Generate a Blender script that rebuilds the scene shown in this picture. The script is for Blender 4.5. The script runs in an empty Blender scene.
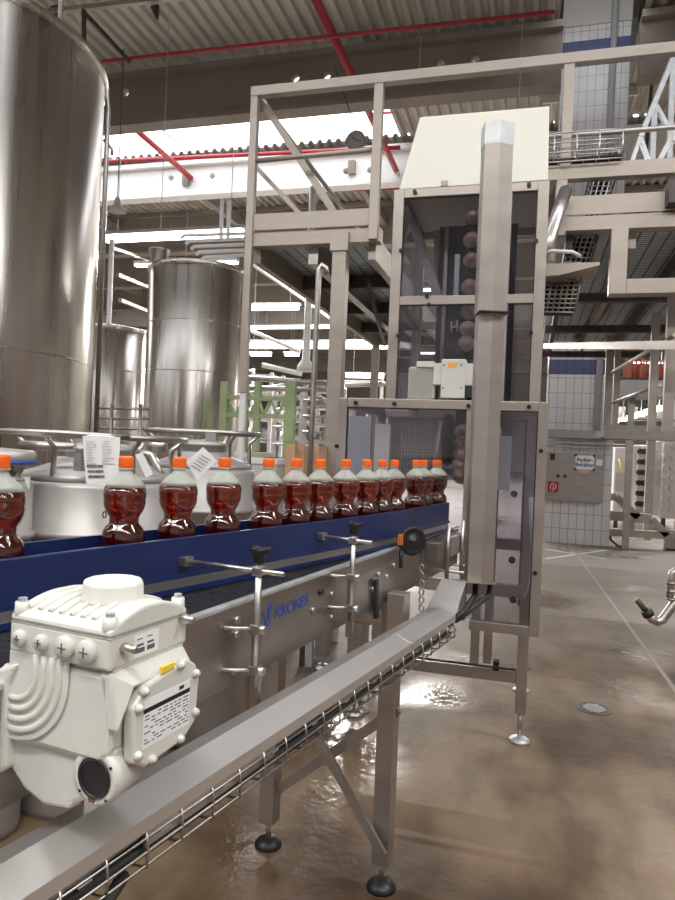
import bpy, bmesh, math, random
from mathutils import Vector, Matrix
random.seed(7)
SC = bpy.context.scene
COL = SC.collection
PI = math.pi
Z3 = Vector((0, 0, 1))

# ------------------------------------------------------------------ camera model
F = 690.0
PSI = math.radians(15.6)
ROLL = 0.042
CAMH = 1.5
PITCH = -3.0 / 690
fwd0 = Vector((-math.sin(PSI), math.cos(PSI), 0))
rgt0 = Vector((math.cos(PSI), math.sin(PSI), 0))
fw = (fwd0 * math.cos(PITCH) + Z3 * math.sin(PITCH)).normalized()
up0 = rgt0.cross(fw).normalized()
RT = rgt0 * math.cos(ROLL) + up0 * math.sin(ROLL)
UP = up0 * math.cos(ROLL) - rgt0 * math.sin(ROLL)
CAM = Vector((0, 0, CAMH))

def ray(px, py):
    return fw + RT * ((px - 337.5) / F) - UP * ((py - 450) / F)
def C(px, py, z):            # point at a depth
    return CAM + ray(px, py) * z
def PY(px, py, y):           # point on the plane Y = y
    d = ray(px, py); return CAM + d * (y / d.y)
def PX(px, py, x):
    d = ray(px, py); return CAM + d * (x / d.x)
def PH(px, py, h):           # point on the plane Z = h (absolute)
    d = ray(px, py); return CAM + d * ((h - CAMH) / d.z)
def V(xc, zc, h):            # right / forward / height relative to the camera
    return CAM + rgt0 * xc + fwd0 * zc + Z3 * h
def depth(p): return (p - CAM).dot(fw)

cam = bpy.data.cameras.new('camera'); camo = bpy.data.objects.new('camera', cam); COL.objects.link(camo)
cam.sensor_fit = 'VERTICAL'; cam.sensor_height = 36.0; cam.sensor_width = 27.0
cam.lens = F / 900 * 36.0; cam.clip_start = 0.05; cam.clip_end = 300
m = Matrix((RT, UP, -fw)).transposed().to_4x4(); m.translation = CAM
camo.matrix_world = m
SC.camera = camo

# ------------------------------------------------------------------ materials
def mat(name, col=(.5, .5, .5), rough=.5, metal=0, **k):
    mt = bpy.data.materials.new(name); mt.use_nodes = True
    nt = mt.node_tree; b = nt.nodes['Principled BSDF']
    b.inputs['Base Color'].default_value = (*col, 1)
    b.inputs['Roughness'].default_value = rough
    b.inputs['Metallic'].default_value = metal
    for kk, v in k.items():
        if kk in b.inputs.keys(): b.inputs[kk].default_value = v
    return mt
def N(nt, typ, **k):
    n = nt.nodes.new(typ)
    for kk, v in k.items(): setattr(n, kk, v)
    return n
def ramp(nt, src, stops):
    r = N(nt, 'ShaderNodeValToRGB'); e = r.color_ramp.elements
    e[0].position, e[0].color = stops[0][0], (*stops[0][1], 1)
    e[1].position, e[1].color = stops[-1][0], (*stops[-1][1], 1)
    for p, c in stops[1:-1]:
        x = e.new(p); x.color = (*c, 1)
    nt.links.new(src, r.inputs[0]); return r
def noisy(name, c1, c2, rough=.5, metal=0, scale=(6, 6, 6), r2=None, bump=0, detail=4, coat=0):
    mt = mat(name, c1, rough, metal); nt = mt.node_tree; b = nt.nodes['Principled BSDF']
    tc = N(nt, 'ShaderNodeTexCoord'); mp = N(nt, 'ShaderNodeMapping'); mp.inputs['Scale'].default_value = scale
    no = N(nt, 'ShaderNodeTexNoise'); no.inputs['Scale'].default_value = 1; no.inputs['Detail'].default_value = detail
    nt.links.new(tc.outputs['Object'], mp.inputs[0]); nt.links.new(mp.outputs[0], no.inputs['Vector'])
    r = ramp(nt, no.outputs['Fac'], [(.3, c1), (.7, c2)])
    nt.links.new(r.outputs[0], b.inputs['Base Color'])
    if r2 is not None:
        mr = N(nt, 'ShaderNodeMapRange'); mr.inputs['To Min'].default_value = rough; mr.inputs['To Max'].default_value = r2
        mr.inputs['From Min'].default_value = .3; mr.inputs['From Max'].default_value = .7
        nt.links.new(no.outputs['Fac'], mr.inputs['Value']); nt.links.new(mr.outputs[0], b.inputs['Roughness'])
    if bump:
        bp = N(nt, 'ShaderNodeBump'); bp.inputs['Strength'].default_value = bump; bp.inputs['Distance'].default_value = .01
        nt.links.new(no.outputs['Fac'], bp.inputs['Height']); nt.links.new(bp.outputs[0], b.inputs['Normal'])
    if coat: b.inputs['Coat Weight'].default_value = coat
    return mt

STEEL = noisy('brushed_steel', (.50, .475, .46), (.58, .55, .53), .30, 1, (2, 2, 60), .42)
STEELW = noisy('warm_frame_steel', (.36, .325, .30), (.44, .40, .37), .38, .8, (3, 3, 9), .5)
STEELD = noisy('panel_steel', (.34, .315, .30), (.42, .39, .37), .30, .95, (3, 3, 30), .42)
TRAYM = noisy('duct_steel', (.66, .65, .655), (.74, .73, .73), .28, .8, (3, 3, 3), .34)
TANKM = noisy('tank_steel', (.62, .575, .53), (.76, .72, .68), .24, 1, (8, 8, .25), .36)
def tank_mat():
    b = TANKM.node_tree.nodes['Principled BSDF']
    b.inputs['Anisotropic'].default_value = .9; b.inputs['Anisotropic Rotation'].default_value = .25
    t = N(TANKM.node_tree, 'ShaderNodeTangent'); t.direction_type = 'RADIAL'; t.axis = 'Z'
    TANKM.node_tree.links.new(t.outputs[0], b.inputs['Tangent'])
tank_mat()
DRUM = noisy('drum_steel', (.44, .42, .41), (.53, .51, .50), .48, .6, (5, 5, 5), .5)
PLAT = noisy('platform_steel', (.38, .335, .295), (.47, .42, .375), .45, .55, (2, 2, 6), .55)
GALV = noisy('galvanised', (.50, .52, .54), (.62, .64, .66), .4, .6, (20, 20, 20))
BLUE = noisy('blue_rail', (.007, .018, .085), (.009, .022, .10), .35, 0, (5, 5, 5))
BLACK = mat('black_plastic', (.012, .012, .013), .4)
RUB = mat('black_rubber', (.02, .02, .02), .6)
BELT = noisy('belt_chain', (.012, .012, .015), (.03, .03, .035), .25, .2, (60, 60, 60), .4, .3)
WHITE = noisy('motor_white', (.60, .60, .555), (.66, .66, .61), .38, 0, (9, 9, 9))
CAPW = mat('cap_white', (.78, .78, .73), .4)
CREAM = mat('hood_cream', (.94, .95, .86), .5)
ORANGE = mat('cap_orange', (.85, .15, .015), .38)
RED = mat('pipe_red', (.42, .028, .04), .45)
SIGNR = mat('sign_red', (.42, .01, .015), .5)
PAPER = noisy('paper', (.78, .79, .80), (.84, .85, .86), .7, 0, (4, 4, 4))
INK = mat('ink', (.10, .11, .13), .7)
INKB = mat('ink_blue', (.03, .04, .20), .7)
LOGO = mat('logo_blue', (.02, .07, .38), .5)
YELL = mat('yellow_sticker', (.85, .62, .04), .5)
CARD = noisy('cardboard', (.56, .33, .20), (.64, .40, .26), .8, 0, (8, 8, 8))
GREEN = noisy('green_paint', (.42, .53, .27), (.50, .61, .35), .5, 0, (4, 4, 4))
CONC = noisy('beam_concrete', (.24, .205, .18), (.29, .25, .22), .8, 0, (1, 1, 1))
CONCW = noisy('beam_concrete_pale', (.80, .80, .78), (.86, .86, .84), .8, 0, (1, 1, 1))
DECK = noisy('roof_deck', (.44, .42, .375), (.52, .50, .45), .6, .2, (.8, .8, .8))
DARKM = mat('dark_metal', (.05, .045, .05), .45, .6)
BROWN = noisy('rust_black', (.06, .05, .045), (.11, .09, .08), .6)
WALLM = noisy('wall_paint', (.52, .50, .48), (.60, .58, .55), .8, 0, (.5, .5, .5))
PIPEW = mat('white_pipe', (.80, .80, .80), .4)
GREYM = mat('machine_grey', (.42, .42, .43), .5)
PINKM = noisy('machine_pale', (.55, .52, .52), (.72, .70, .70), .5, .3, (3, 3, 3))
BENTO = mat('crate_orange', (.75, .16, .06), .5)

def emis(name, col, s):
    mt = mat(name, (.8, .8, .8), .5); b = mt.node_tree.nodes['Principled BSDF']
    b.inputs['Emission Color'].default_value = (*col, 1); b.inputs['Emission Strength'].default_value = s
    return mt
LAMP = emis('lamp_tube', (1, .98, .95), 20)
LAMPN = emis('lamp_bulb', (1, .97, .92), 14)

def clearmat(name, tint, gl=.08, white=0, rough=.02, wc=(.9, .95, .88)):
    mt = bpy.data.materials.new(name); mt.use_nodes = True; nt = mt.node_tree
    for n in list(nt.nodes):
        if n.type == 'BSDF_PRINCIPLED': nt.nodes.remove(n)
    out = [n for n in nt.nodes if n.type == 'OUTPUT_MATERIAL'][0]
    t = N(nt, 'ShaderNodeBsdfTransparent'); t.inputs[0].default_value = (*tint, 1)
    g = N(nt, 'ShaderNodeBsdfGlossy'); g.inputs['Roughness'].default_value = rough
    lw = N(nt, 'ShaderNodeLayerWeight'); lw.inputs[0].default_value = .5
    pw = N(nt, 'ShaderNodeMath', operation='POWER'); pw.inputs[1].default_value = 5
    nt.links.new(lw.outputs['Facing'], pw.inputs[0])
    mr = N(nt, 'ShaderNodeMapRange'); mr.inputs['To Min'].default_value = gl; mr.inputs['To Max'].default_value = .8
    nt.links.new(pw.outputs[0], mr.inputs['Value'])
    mx = N(nt, 'ShaderNodeMixShader'); nt.links.new(mr.outputs[0], mx.inputs[0])
    nt.links.new(t.outputs[0], mx.inputs[1]); nt.links.new(g.outputs[0], mx.inputs[2])
    last = mx
    if white:
        d = N(nt, 'ShaderNodeBsdfTranslucent'); d.inputs[0].default_value = (*wc, 1)
        d2 = N(nt, 'ShaderNodeBsdfDiffuse'); d2.inputs[0].default_value = (*wc, 1)
        m0 = N(nt, 'ShaderNodeMixShader'); m0.inputs[0].default_value = .5
        nt.links.new(d.outputs[0], m0.inputs[1]); nt.links.new(d2.outputs[0], m0.inputs[2])
        m2 = N(nt, 'ShaderNodeMixShader'); m2.inputs[0].default_value = white
        nt.links.new(last.outputs[0], m2.inputs[1]); nt.links.new(m0.outputs[0], m2.inputs[2]); last = m2
    nt.links.new(last.outputs[0], out.inputs[0]); return mt
GLASS = clearmat('guard_glass', (.80, .80, .84), .05)
SKYG = clearmat('skylight_glass', (.95, .95, .95), .02)
PET = clearmat('clear_plastic', (.95, .97, .94), .08, .0)
PETS = clearmat('misted_plastic', (.9, .94, .88), .10, .45, .1)
DRINK = mat('red_drink', (.26, .012, .004), .06, 0)
DRINK.node_tree.nodes['Principled BSDF'].inputs['Transmission Weight'].default_value = .85
DRINK.node_tree.nodes['Principled BSDF'].inputs['IOR'].default_value = 1.33
DRINK.node_tree.nodes['Principled BSDF'].inputs['Coat Weight'].default_value = .6

def floor_mat():
    mt = mat('wet_concrete', (.4, .33, .26), .3); nt = mt.node_tree; b = nt.nodes['Principled BSDF']
    tc = N(nt, 'ShaderNodeTexCoord')
    def noise(s, d=5, off=0, sc=(1, 1, 1)):
        mp = N(nt, 'ShaderNodeMapping'); mp.inputs['Scale'].default_value = sc; mp.inputs['Location'].default_value = (off, off * .7, 0)
        n = N(nt, 'ShaderNodeTexNoise'); n.inputs['Scale'].default_value = s; n.inputs['Detail'].default_value = d
        nt.links.new(tc.outputs['Object'], mp.inputs[0]); nt.links.new(mp.outputs[0], n.inputs['Vector']); return n
    n1 = noise(.9, 7, 3); n2 = noise(3.2, 6, 9, (1, .45, 1)); n3 = noise(40, 3)
    r1 = ramp(nt, n1.outputs['Fac'], [(.36, (.07, .040, .020)), (.48, (.175, .117, .070)), (.62, (.225, .165, .110))])
    r2 = ramp(nt, n2.outputs['Fac'], [(.38, (.45, .38, .33)), (.58, (1.05, 1.05, 1.05))])
    mx = N(nt, 'ShaderNodeMix', data_type='RGBA', blend_type='MULTIPLY'); mx.inputs[0].default_value = .9
    nt.links.new(r1.outputs[0], mx.inputs[6]); nt.links.new(r2.outputs[0], mx.inputs[7])
    # the hall floor to the right and beyond is greyer
    sp = N(nt, 'ShaderNodeSeparateXYZ'); nt.links.new(tc.outputs['Object'], sp.inputs[0])
    ma = N(nt, 'ShaderNodeMath', operation='MULTIPLY_ADD'); ma.inputs[1].default_value = .15; ma.inputs[2].default_value = -.55
    nt.links.new(sp.outputs['Y'], ma.inputs[0])
    cl = N(nt, 'ShaderNodeClamp'); nt.links.new(ma.outputs[0], cl.inputs[0])
    g = N(nt, 'ShaderNodeMix', data_type='RGBA'); nt.links.new(cl.outputs[0], g.inputs[0])
    nt.links.new(mx.outputs[2], g.inputs[6]); g.inputs[7].default_value = (.19, .162, .138, 1)
    nt.links.new(g.outputs[2], b.inputs['Base Color'])
    # wet film: smooth in patches
    n4 = noise(.75, 4, 5.3)
    rr = N(nt, 'ShaderNodeMapRange'); rr.inputs['From Min'].default_value = .28; rr.inputs['From Max'].default_value = .46
    rr.inputs['To Min'].default_value = .07; rr.inputs['To Max'].default_value = .55
    last = n4.outputs['Fac']
    for (px, py, rad, amt) in ((235, 850, .8, .38), (425, 690, .45, .22), (330, 760, .6, .2), (120, 880, .7, .2)):
        c = PH(px, py, 0); vm = N(nt, 'ShaderNodeVectorMath', operation='DISTANCE'); vm.inputs[1].default_value = c
        nt.links.new(tc.outputs['Object'], vm.inputs[0])
        m1 = N(nt, 'ShaderNodeMapRange'); m1.inputs['From Max'].default_value = rad; m1.inputs['To Min'].default_value = amt; m1.inputs['To Max'].default_value = 0
        nt.links.new(vm.outputs['Value'], m1.inputs['Value'])
        sb = N(nt, 'ShaderNodeMath', operation='SUBTRACT'); nt.links.new(last, sb.inputs[0]); nt.links.new(m1.outputs[0], sb.inputs[1]); last = sb.outputs[0]
    nt.links.new(last, rr.inputs['Value']); nt.links.new(rr.outputs[0], b.inputs['Roughness'])
    n5 = noise(14, 4, 1)
    add = N(nt, 'ShaderNodeMath', operation='MULTIPLY_ADD'); add.inputs[1].default_value = .25
    nt.links.new(n3.outputs['Fac'], add.inputs[0]); nt.links.new(n5.outputs['Fac'], add.inputs[2])
    bp = N(nt, 'ShaderNodeBump'); bp.inputs['Strength'].default_value = .8; bp.inputs['Distance'].default_value = .006
    nt.links.new(add.outputs[0], bp.inputs['Height']); nt.links.new(bp.outputs[0], b.inputs['Normal'])
    b.inputs['Specular IOR Level'].default_value = .38
    return mt
FLOORM = floor_mat()

def tile_mat():
    mt = mat('pillar_tiles', (.8, .8, .8), .25); nt = mt.node_tree; b = nt.nodes['Principled BSDF']
    tc = N(nt, 'ShaderNodeTexCoord'); sp = N(nt, 'ShaderNodeSeparateXYZ'); nt.links.new(tc.outputs['Object'], sp.inputs[0])
    ad = N(nt, 'ShaderNodeMath', operation='ADD'); nt.links.new(sp.outputs['X'], ad.inputs[0]); nt.links.new(sp.outputs['Y'], ad.inputs[1])
    cb = N(nt, 'ShaderNodeCombineXYZ'); nt.links.new(ad.outputs[0], cb.inputs[0]); nt.links.new(sp.outputs['Z'], cb.inputs[1])
    br = N(nt, 'ShaderNodeTexBrick'); br.offset = 0; br.squash = 1
    br.inputs['Scale'].default_value = 1; br.inputs['Brick Width'].default_value = .135; br.inputs['Row Height'].default_value = .26
    br.inputs['Mortar Size'].default_value = .005; br.inputs['Mortar Smooth'].default_value = .1
    br.inputs['Color1'].default_value = (.62, .61, .62, 1); br.inputs['Color2'].default_value = (.68, .67, .68, 1)
    br.inputs['Mortar'].default_value = (.27, .26, .26, 1)
    nt.links.new(cb.outputs[0], br.inputs['Vector'])
    last = br.outputs['Color']
    for z0, z1 in ((2.92, 3.18), (5.7, 6.0), (PY(598, 51.5, 12.55).z, PY(598, 39, 12.55).z)):
        a = N(nt, 'ShaderNodeMath', operation='GREATER_THAN'); a.inputs[1].default_value = z0; nt.links.new(sp.outputs['Z'], a.inputs[0])
        c = N(nt, 'ShaderNodeMath', operation='LESS_THAN'); c.inputs[1].default_value = z1; nt.links.new(sp.outputs['Z'], c.inputs[0])
        mu = N(nt, 'ShaderNodeMath', operation='MULTIPLY'); nt.links.new(a.outputs[0], mu.inputs[0]); nt.links.new(c.outputs[0], mu.inputs[1])
        f2 = N(nt, 'ShaderNodeMath', operation='MULTIPLY'); nt.links.new(mu.outputs[0], f2.inputs[0]); f2.inputs[1].default_value = .94
        g = N(nt, 'ShaderNodeMix', data_type='RGBA'); nt.links.new(f2.outputs[0], g.inputs[0])
        nt.links.new(last, g.inputs[6]); g.inputs[7].default_value = (.015, .03, .16, 1); last = g.outputs[2]
    nt.links.new(last, b.inputs['Base Color']); return mt
TILE = tile_mat()

def grate_mat():
    mt = mat('grating', (.35, .40, .45), .45, .4); nt = mt.node_tree; b = nt.nodes['Principled BSDF']
    tc = N(nt, 'ShaderNodeTexCoord')
    br = N(nt, 'ShaderNodeTexBrick'); br.offset = 0
    br.inputs['Scale'].default_value = 1; br.inputs['Brick Width'].default_value = .10; br.inputs['Row Height'].default_value = .05
    br.inputs['Mortar Size'].default_value = .008
    br.inputs['Color1'].default_value = (.50, .60, .68, 1); br.inputs['Color2'].default_value = (.58, .68, .76, 1); br.inputs['Mortar'].default_value = (.10, .11, .12, 1)
    nt.links.new(tc.outputs['Object'], br.inputs['Vector']); nt.links.new(br.outputs['Color'], b.inputs['Base Color']); return mt
GRATE = grate_mat()

# ------------------------------------------------------------------ object helpers
def tag(o, label=None, cat=None, group=None, kind=None):
    if label: o['label'] = label
    if cat: o['category'] = cat
    if group: o['group'] = group
    if kind: o['kind'] = kind
    return o
def wm(o):
    mm = Matrix.Translation(o.location) @ o.rotation_euler.to_matrix().to_4x4()
    return wm(o.parent) @ mm if o.parent else mm
def thing(name, label, cat, loc=(0, 0, 0), rz=0, group=None):
    o = bpy.data.objects.new(name, None); COL.objects.link(o); o.empty_display_size = .1
    o.location = loc; o.rotation_euler = (0, 0, rz); return tag(o, label, cat, group)
def copy_tree(o, parent=None):
    c = o.copy(); COL.objects.link(c); c.parent = parent
    for ch in [x for x in bpy.data.objects if x.parent == o]: copy_tree(ch, c)
    return c

class MB:
    def __init__(s): s.v = []; s.f = []; s.sm = []
    def add(s, vs, fs, smooth=False):
        n = len(s.v); s.v += [Vector(p) for p in vs]; s.f += [[i + n for i in f] for f in fs]; s.sm += [smooth] * len(fs); return s
    def box(s, c, size, R=None):
        c = Vector(c); h = [x / 2 for x in size]; vs = []
        for dx in (-1, 1):
            for dy in (-1, 1):
                for dz in (-1, 1):
                    p = Vector((dx * h[0], dy * h[1], dz * h[2])); vs.append(c + (R @ p if R else p))
        return s.add(vs, [(0, 1, 3, 2), (4, 6, 7, 5), (0, 4, 5, 1), (2, 3, 7, 6), (0, 2, 6, 4), (1, 5, 7, 3)])
    def box2(s, a, b):
        a = Vector(a); b = Vector(b); return s.box((a + b) / 2, [abs(x) for x in (b - a)])
    def bar(s, p0, p1, w, h, up=Z3):
        p0 = Vector(p0); p1 = Vector(p1); d = (p1 - p0)
        if d.length < 1e-6: return s
        L = d.length; d = d.normalized(); up = Vector(up)
        if abs(d.dot(up)) > .98: up = Vector((0, 1, 0)) if abs(d.y) < .9 else Vector((1, 0, 0))
        x = d.cross(up).normalized(); z = x.cross(d).normalized()
        R = Matrix((x, d, z)).transposed(); return s.box((p0 + p1) / 2, (w, L, h), R)
    def tube(s, pts, r, n=10, closed=False):
        pts = [Vector(p) for p in pts]; m_ = len(pts); vs = []; fs = []
        prev = None
        for i, p in enumerate(pts):
            if closed: t = (pts[(i + 1) % m_] - pts[i - 1]).normalized()
            else: t = (pts[min(i + 1, m_ - 1)] - pts[max(i - 1, 0)]).normalized()
            if prev is None:
                a = t.cross(Z3)
                if a.length < .05: a = t.cross(Vector((1, 0, 0)))
                a.normalize()
            else:
                a = prev - t * prev.dot(t); a.normalize()
            prev = a; b = t.cross(a)
            for k in range(n):
                an = 2 * PI * k / n; vs.append(p + (a * math.cos(an) + b * math.sin(an)) * r)
        segs = m_ if closed else m_ - 1
        for i in range(segs):
            j = (i + 1) % m_
            for k in range(n): fs.append((i * n + k, i * n + (k + 1) % n, j * n + (k + 1) % n, j * n + k))
        s.add(vs, fs, True)
        if not closed:
            base = len(s.v) - len(vs)
            s.f.append([base + k for k in range(n)][::-1]); s.sm.append(False)
            s.f.append([base + (m_ - 1) * n + k for k in range(n)]); s.sm.append(False)
        return s
    def cyl(s, p0, p1, r, n=16): return s.tube([p0, p1], r, n)
    def lathe(s, prof, M=None, n=28, smooth=True):
        M = M or Matrix.Identity(4); vs = []; fs = []
        for r, z in prof:
            for k in range(n):
                a = 2 * PI * k / n; vs.append(M @ Vector((r * math.cos(a), r * math.sin(a), z)))
        for i in range(len(prof) - 1):
            for k in range(n): fs.append((i * n + k, i * n + (k + 1) % n, (i + 1) * n + (k + 1) % n, (i + 1) * n + k))
        s.add(vs, fs, smooth); b = len(s.v) - len(vs)
        if prof[0][0] > 1e-5: s.f.append([b + k for k in range(n)][::-1]); s.sm.append(False)
        if prof[-1][0] > 1e-5: s.f.append([b + (len(prof) - 1) * n + k for k in range(n)]); s.sm.append(False)
        return s
    def prism(s, pts, ext):
        pts = [Vector(p) for p in pts]; ext = Vector(ext); n = len(pts)
        return s.add(pts + [p + ext for p in pts], [list(range(n))[::-1], list(range(n, 2 * n))] + [(i, (i + 1) % n, n + (i + 1) % n, n + i) for i in range(n)])
    def sheet(s, rows, smooth=False):
        n = len(rows[0]); vs = [p for r in rows for p in r]
        return s.add(vs, [(i * n + k, i * n + k + 1, (i + 1) * n + k + 1, (i + 1) * n + k) for i in range(len(rows) - 1) for k in range(n - 1)], smooth)
    def build(s, name, material, parent=None, local=False, bevel=0, fix=True):
        me = bpy.data.meshes.new(name)
        vs = s.v
        if parent and not local:
            inv = wm(parent).inverted(); vs = [inv @ p for p in vs]
        loc = None
        if not parent and vs:      # origin at the base of the thing
            lo = Vector([min(p[i] for p in vs) for i in range(3)]); hi = Vector([max(p[i] for p in vs) for i in range(3)])
            loc = Vector(((lo.x + hi.x) / 2, (lo.y + hi.y) / 2, lo.z)); 
            if name.startswith(('floor', 'platform_deck')) or material in (TILE,): loc = Vector((0, 0, 0))
            vs = [p - loc for p in vs]
        me.from_pydata([tuple(p) for p in vs], [], s.f); me.polygons.foreach_set('use_smooth', s.sm)
        if fix:
            bm = bmesh.new(); bm.from_mesh(me); bmesh.ops.recalc_face_normals(bm, faces=bm.faces); bm.to_mesh(me); bm.free()
        me.materials.append(material)
        o = bpy.data.objects.new(name, me); COL.objects.link(o)
        if parent: o.parent = parent
        if loc is not None: o.location = loc
        if bevel:
            md = o.modifiers.new('bevel', 'BEVEL'); md.width = bevel; md.segments = 2; md.limit_method = 'ANGLE'; md.angle_limit = .6
        return o
def text_mesh(body, size, depth_=.0008, offset=0, align='LEFT'):
    cu = bpy.data.curves.new('txt', 'FONT'); cu.body = body; cu.size = size; cu.extrude = depth_; cu.offset = offset
    cu.align_x = align; cu.align_y = 'CENTER'; cu.resolution_u = 3
    o = bpy.data.objects.new('txt', cu); COL.objects.link(o)
    bpy.context.view_layer.update()
    dg = bpy.context.evaluated_depsgraph_get(); me = bpy.data.meshes.new_from_object(o.evaluated_get(dg))
    bpy.data.objects.remove(o); return me
def text(name, body, size, material, parent, origin, xdir, ydir, offset=0, align='LEFT', shear=0):
    me = text_mesh(body, size, .0006, offset, align)
    xd = Vector(xdir).normalized(); yd = Vector(ydir).normalized(); nd = xd.cross(yd)
    inv = wm(parent).inverted() if parent else Matrix.Identity(4)
    for v in me.vertices:
        c = v.co; v.co = inv @ (Vector(origin) + xd * (c.x + shear * c.y) + yd * c.y + nd * c.z)
    me.materials.clear(); me.materials.append(material)
    o = bpy.data.objects.new(name, me); COL.objects.link(o); o.parent = parent; return o
def struct(o): o['kind'] = 'structure'; return o

# ------------------------------------------------------------------ SHELL
FAR = 62.0; XL, XR_ = -24.0, 16.0; YB = -9.0; ROOFZ = 8.42
fl = MB().sheet([[Vector((XL, YB, 0)), Vector((XR_, YB, 0))], [Vector((XL, FAR, 0)), Vector((XR_, FAR, 0))]])
struct(fl.build('floor', FLOORM))
struct(MB().box2((XL, FAR, 0), (XR_, FAR + .3, 9.4)).build('wall_far', WALLM))
struct(MB().box2((XL - .3, YB, 0), (XL, FAR, 9.4)).build('wall_left', WALLM))
struct(MB().box2((XR_, YB, 0), (XR_ + .3, FAR, 9.4)).build('wall_right', WALLM))
struct(MB().box2((XL, YB - .3, 0), (XR_, YB, 9.4)).build('wall_rear', WALLM))

# corrugated roof deck in bands, open between them for the skylights
def corrug(y0, y1, x0=XL, x1=XR_, z=ROOFZ, p=.22, d=.07):
    mb = MB(); xs = []; x = x0
    while x < x1:
        xs += [(x, 0), (x + p * .35, 0), (x + p * .5, d), (x + p * .85, d)]; x += p
    rows = [[Vector((a, y, z + b)) for a, b in xs] for y in (y0, y1)]
    mb.sheet(rows)
    rows2 = [[Vector((a, y, z + b + .02)) for a, b in xs] for y in (y0, y1)]
    mb.sheet(rows2)
    return mb
XSKY = PH(398, 130, ROOFZ).x
bands = [(-9, -5.6), (-3.0, 2.6), (4.2, 10.2), (15.05, 28.0), (29.6, 43.0), (46.0, FAR)]
decks = MB()
for a, b in bands:
    q = corrug(a, b); decks.add(q.v, q.f)
PXA = PY(556, 200, 12.55).x; PXB = PY(609, 543, 12.55).x
for (a, b, x0, x1) in ((10.2, 11.62, XL, PXA - .05), (10.2, 15.05, PXB + .05, XR_), (11.62, 15.05, XSKY, PXA - .05), (13.6, 15.05, PXA - .05, PXB + .05), (9.9, 10.2, PXB + .05, PXB + .1)):
    q = corrug(a, b, x0, x1); decks.add(q.v, q.f)
MB().box2((PXA - .3, 9.9, 9.75), (PXB + .3, 13.9, 9.85)).build('ceiling', CONCW)['kind'] = 'structure'
MB().box2((PXA - .3, 13.85, 8.3), (PXB + .3, 13.9, 9.75)).build('trim_61', CONCW)['kind'] = 'structure'
for x_ in (PXA - .3, PXB + .25): MB().box2((x_, 9.9, 8.5), (x_ + .05, 13.9, 9.75)).build('trim_60', CONC)['kind'] = 'structure'

struct(decks.build('ceiling', DECK, fix=False))
# skylight panes with glazing bars; those above and behind the camera are added for light
for i, (a, b, x0, x1) in enumerate([(11.6, 15.07, XL, XSKY), (2.6, 4.2, XL, XR_), (-5.6, -3.0, XL, XR_), (28, 29.6, XL, XR_), (43, 46, XL, XR_)]):
    w = MB().box2((x0, a, ROOFZ + .1), (x1, b, ROOFZ + .11)).build('window_%d' % (i + 1), SKYG); struct(w)
    fr = MB(); n = int((x1 - x0) / 2.4)
    for k in range(n + 1):
        xx = x0 + (x1 - x0) * k / n; fr.box2((xx - .02, a, ROOFZ + .05), (xx + .02, b, ROOFZ + .1))
    fr.build('window_frame', PIPEW, w)

def beam(y, holes, name, material, zb=7.5, zt=8.30, flange=True, XL=XL, XR_=XR_):
    mb = MB().box2((XL, y, zb), (XR_, y + .18, zt))
    o = mb.build(name, material)
    if holes:
        cb = MB()
        for (hx, hz, r) in holes:
            cb.cyl((hx, y - .3, hz), (hx, y + .5, hz), r, 20)
        cu = cb.build('cut', material)
        md = o.modifiers.new('b', 'BOOLEAN'); md.object = cu; md.operation = 'DIFFERENCE'; md.solver = 'EXACT'
        bpy.context.view_layer.update()
        me = bpy.data.meshes.new_from_object(o.evaluated_get(bpy.context.evaluated_depsgraph_get()))
        o.modifiers.clear(); o.data = me; bpy.data.objects.remove(cu)
    if flange:
        MB().box2((XL, y - .14, zt), (XR_, y + .32, zt + .11)).build('flange', material, o)
        MB().box2((XL, y - .08, zb - .10), (XR_, y + .26, zb)).build('bottom_flange', material, o)
    return struct(o)
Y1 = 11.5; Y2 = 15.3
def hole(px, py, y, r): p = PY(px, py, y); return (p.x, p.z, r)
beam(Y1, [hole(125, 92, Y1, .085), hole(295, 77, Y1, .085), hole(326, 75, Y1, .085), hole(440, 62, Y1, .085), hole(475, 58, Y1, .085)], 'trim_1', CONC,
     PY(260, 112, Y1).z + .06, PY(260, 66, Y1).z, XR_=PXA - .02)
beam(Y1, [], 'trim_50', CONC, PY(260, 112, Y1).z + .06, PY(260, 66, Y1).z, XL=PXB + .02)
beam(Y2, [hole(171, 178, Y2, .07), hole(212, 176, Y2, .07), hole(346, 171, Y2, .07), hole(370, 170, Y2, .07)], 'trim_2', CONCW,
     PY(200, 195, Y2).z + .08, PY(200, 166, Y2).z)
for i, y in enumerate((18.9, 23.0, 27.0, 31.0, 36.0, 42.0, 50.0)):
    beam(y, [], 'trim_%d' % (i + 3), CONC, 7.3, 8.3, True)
# steel joists under the deck, running away from the camera
for k in range(9):
    x = XL + 3 + k * 4.2
    struct(MB().bar((x, 15.2, 7.9), (x, 46, 7.9), .16, .3).build('trim_%d' % (20 + k), CONC))

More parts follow.
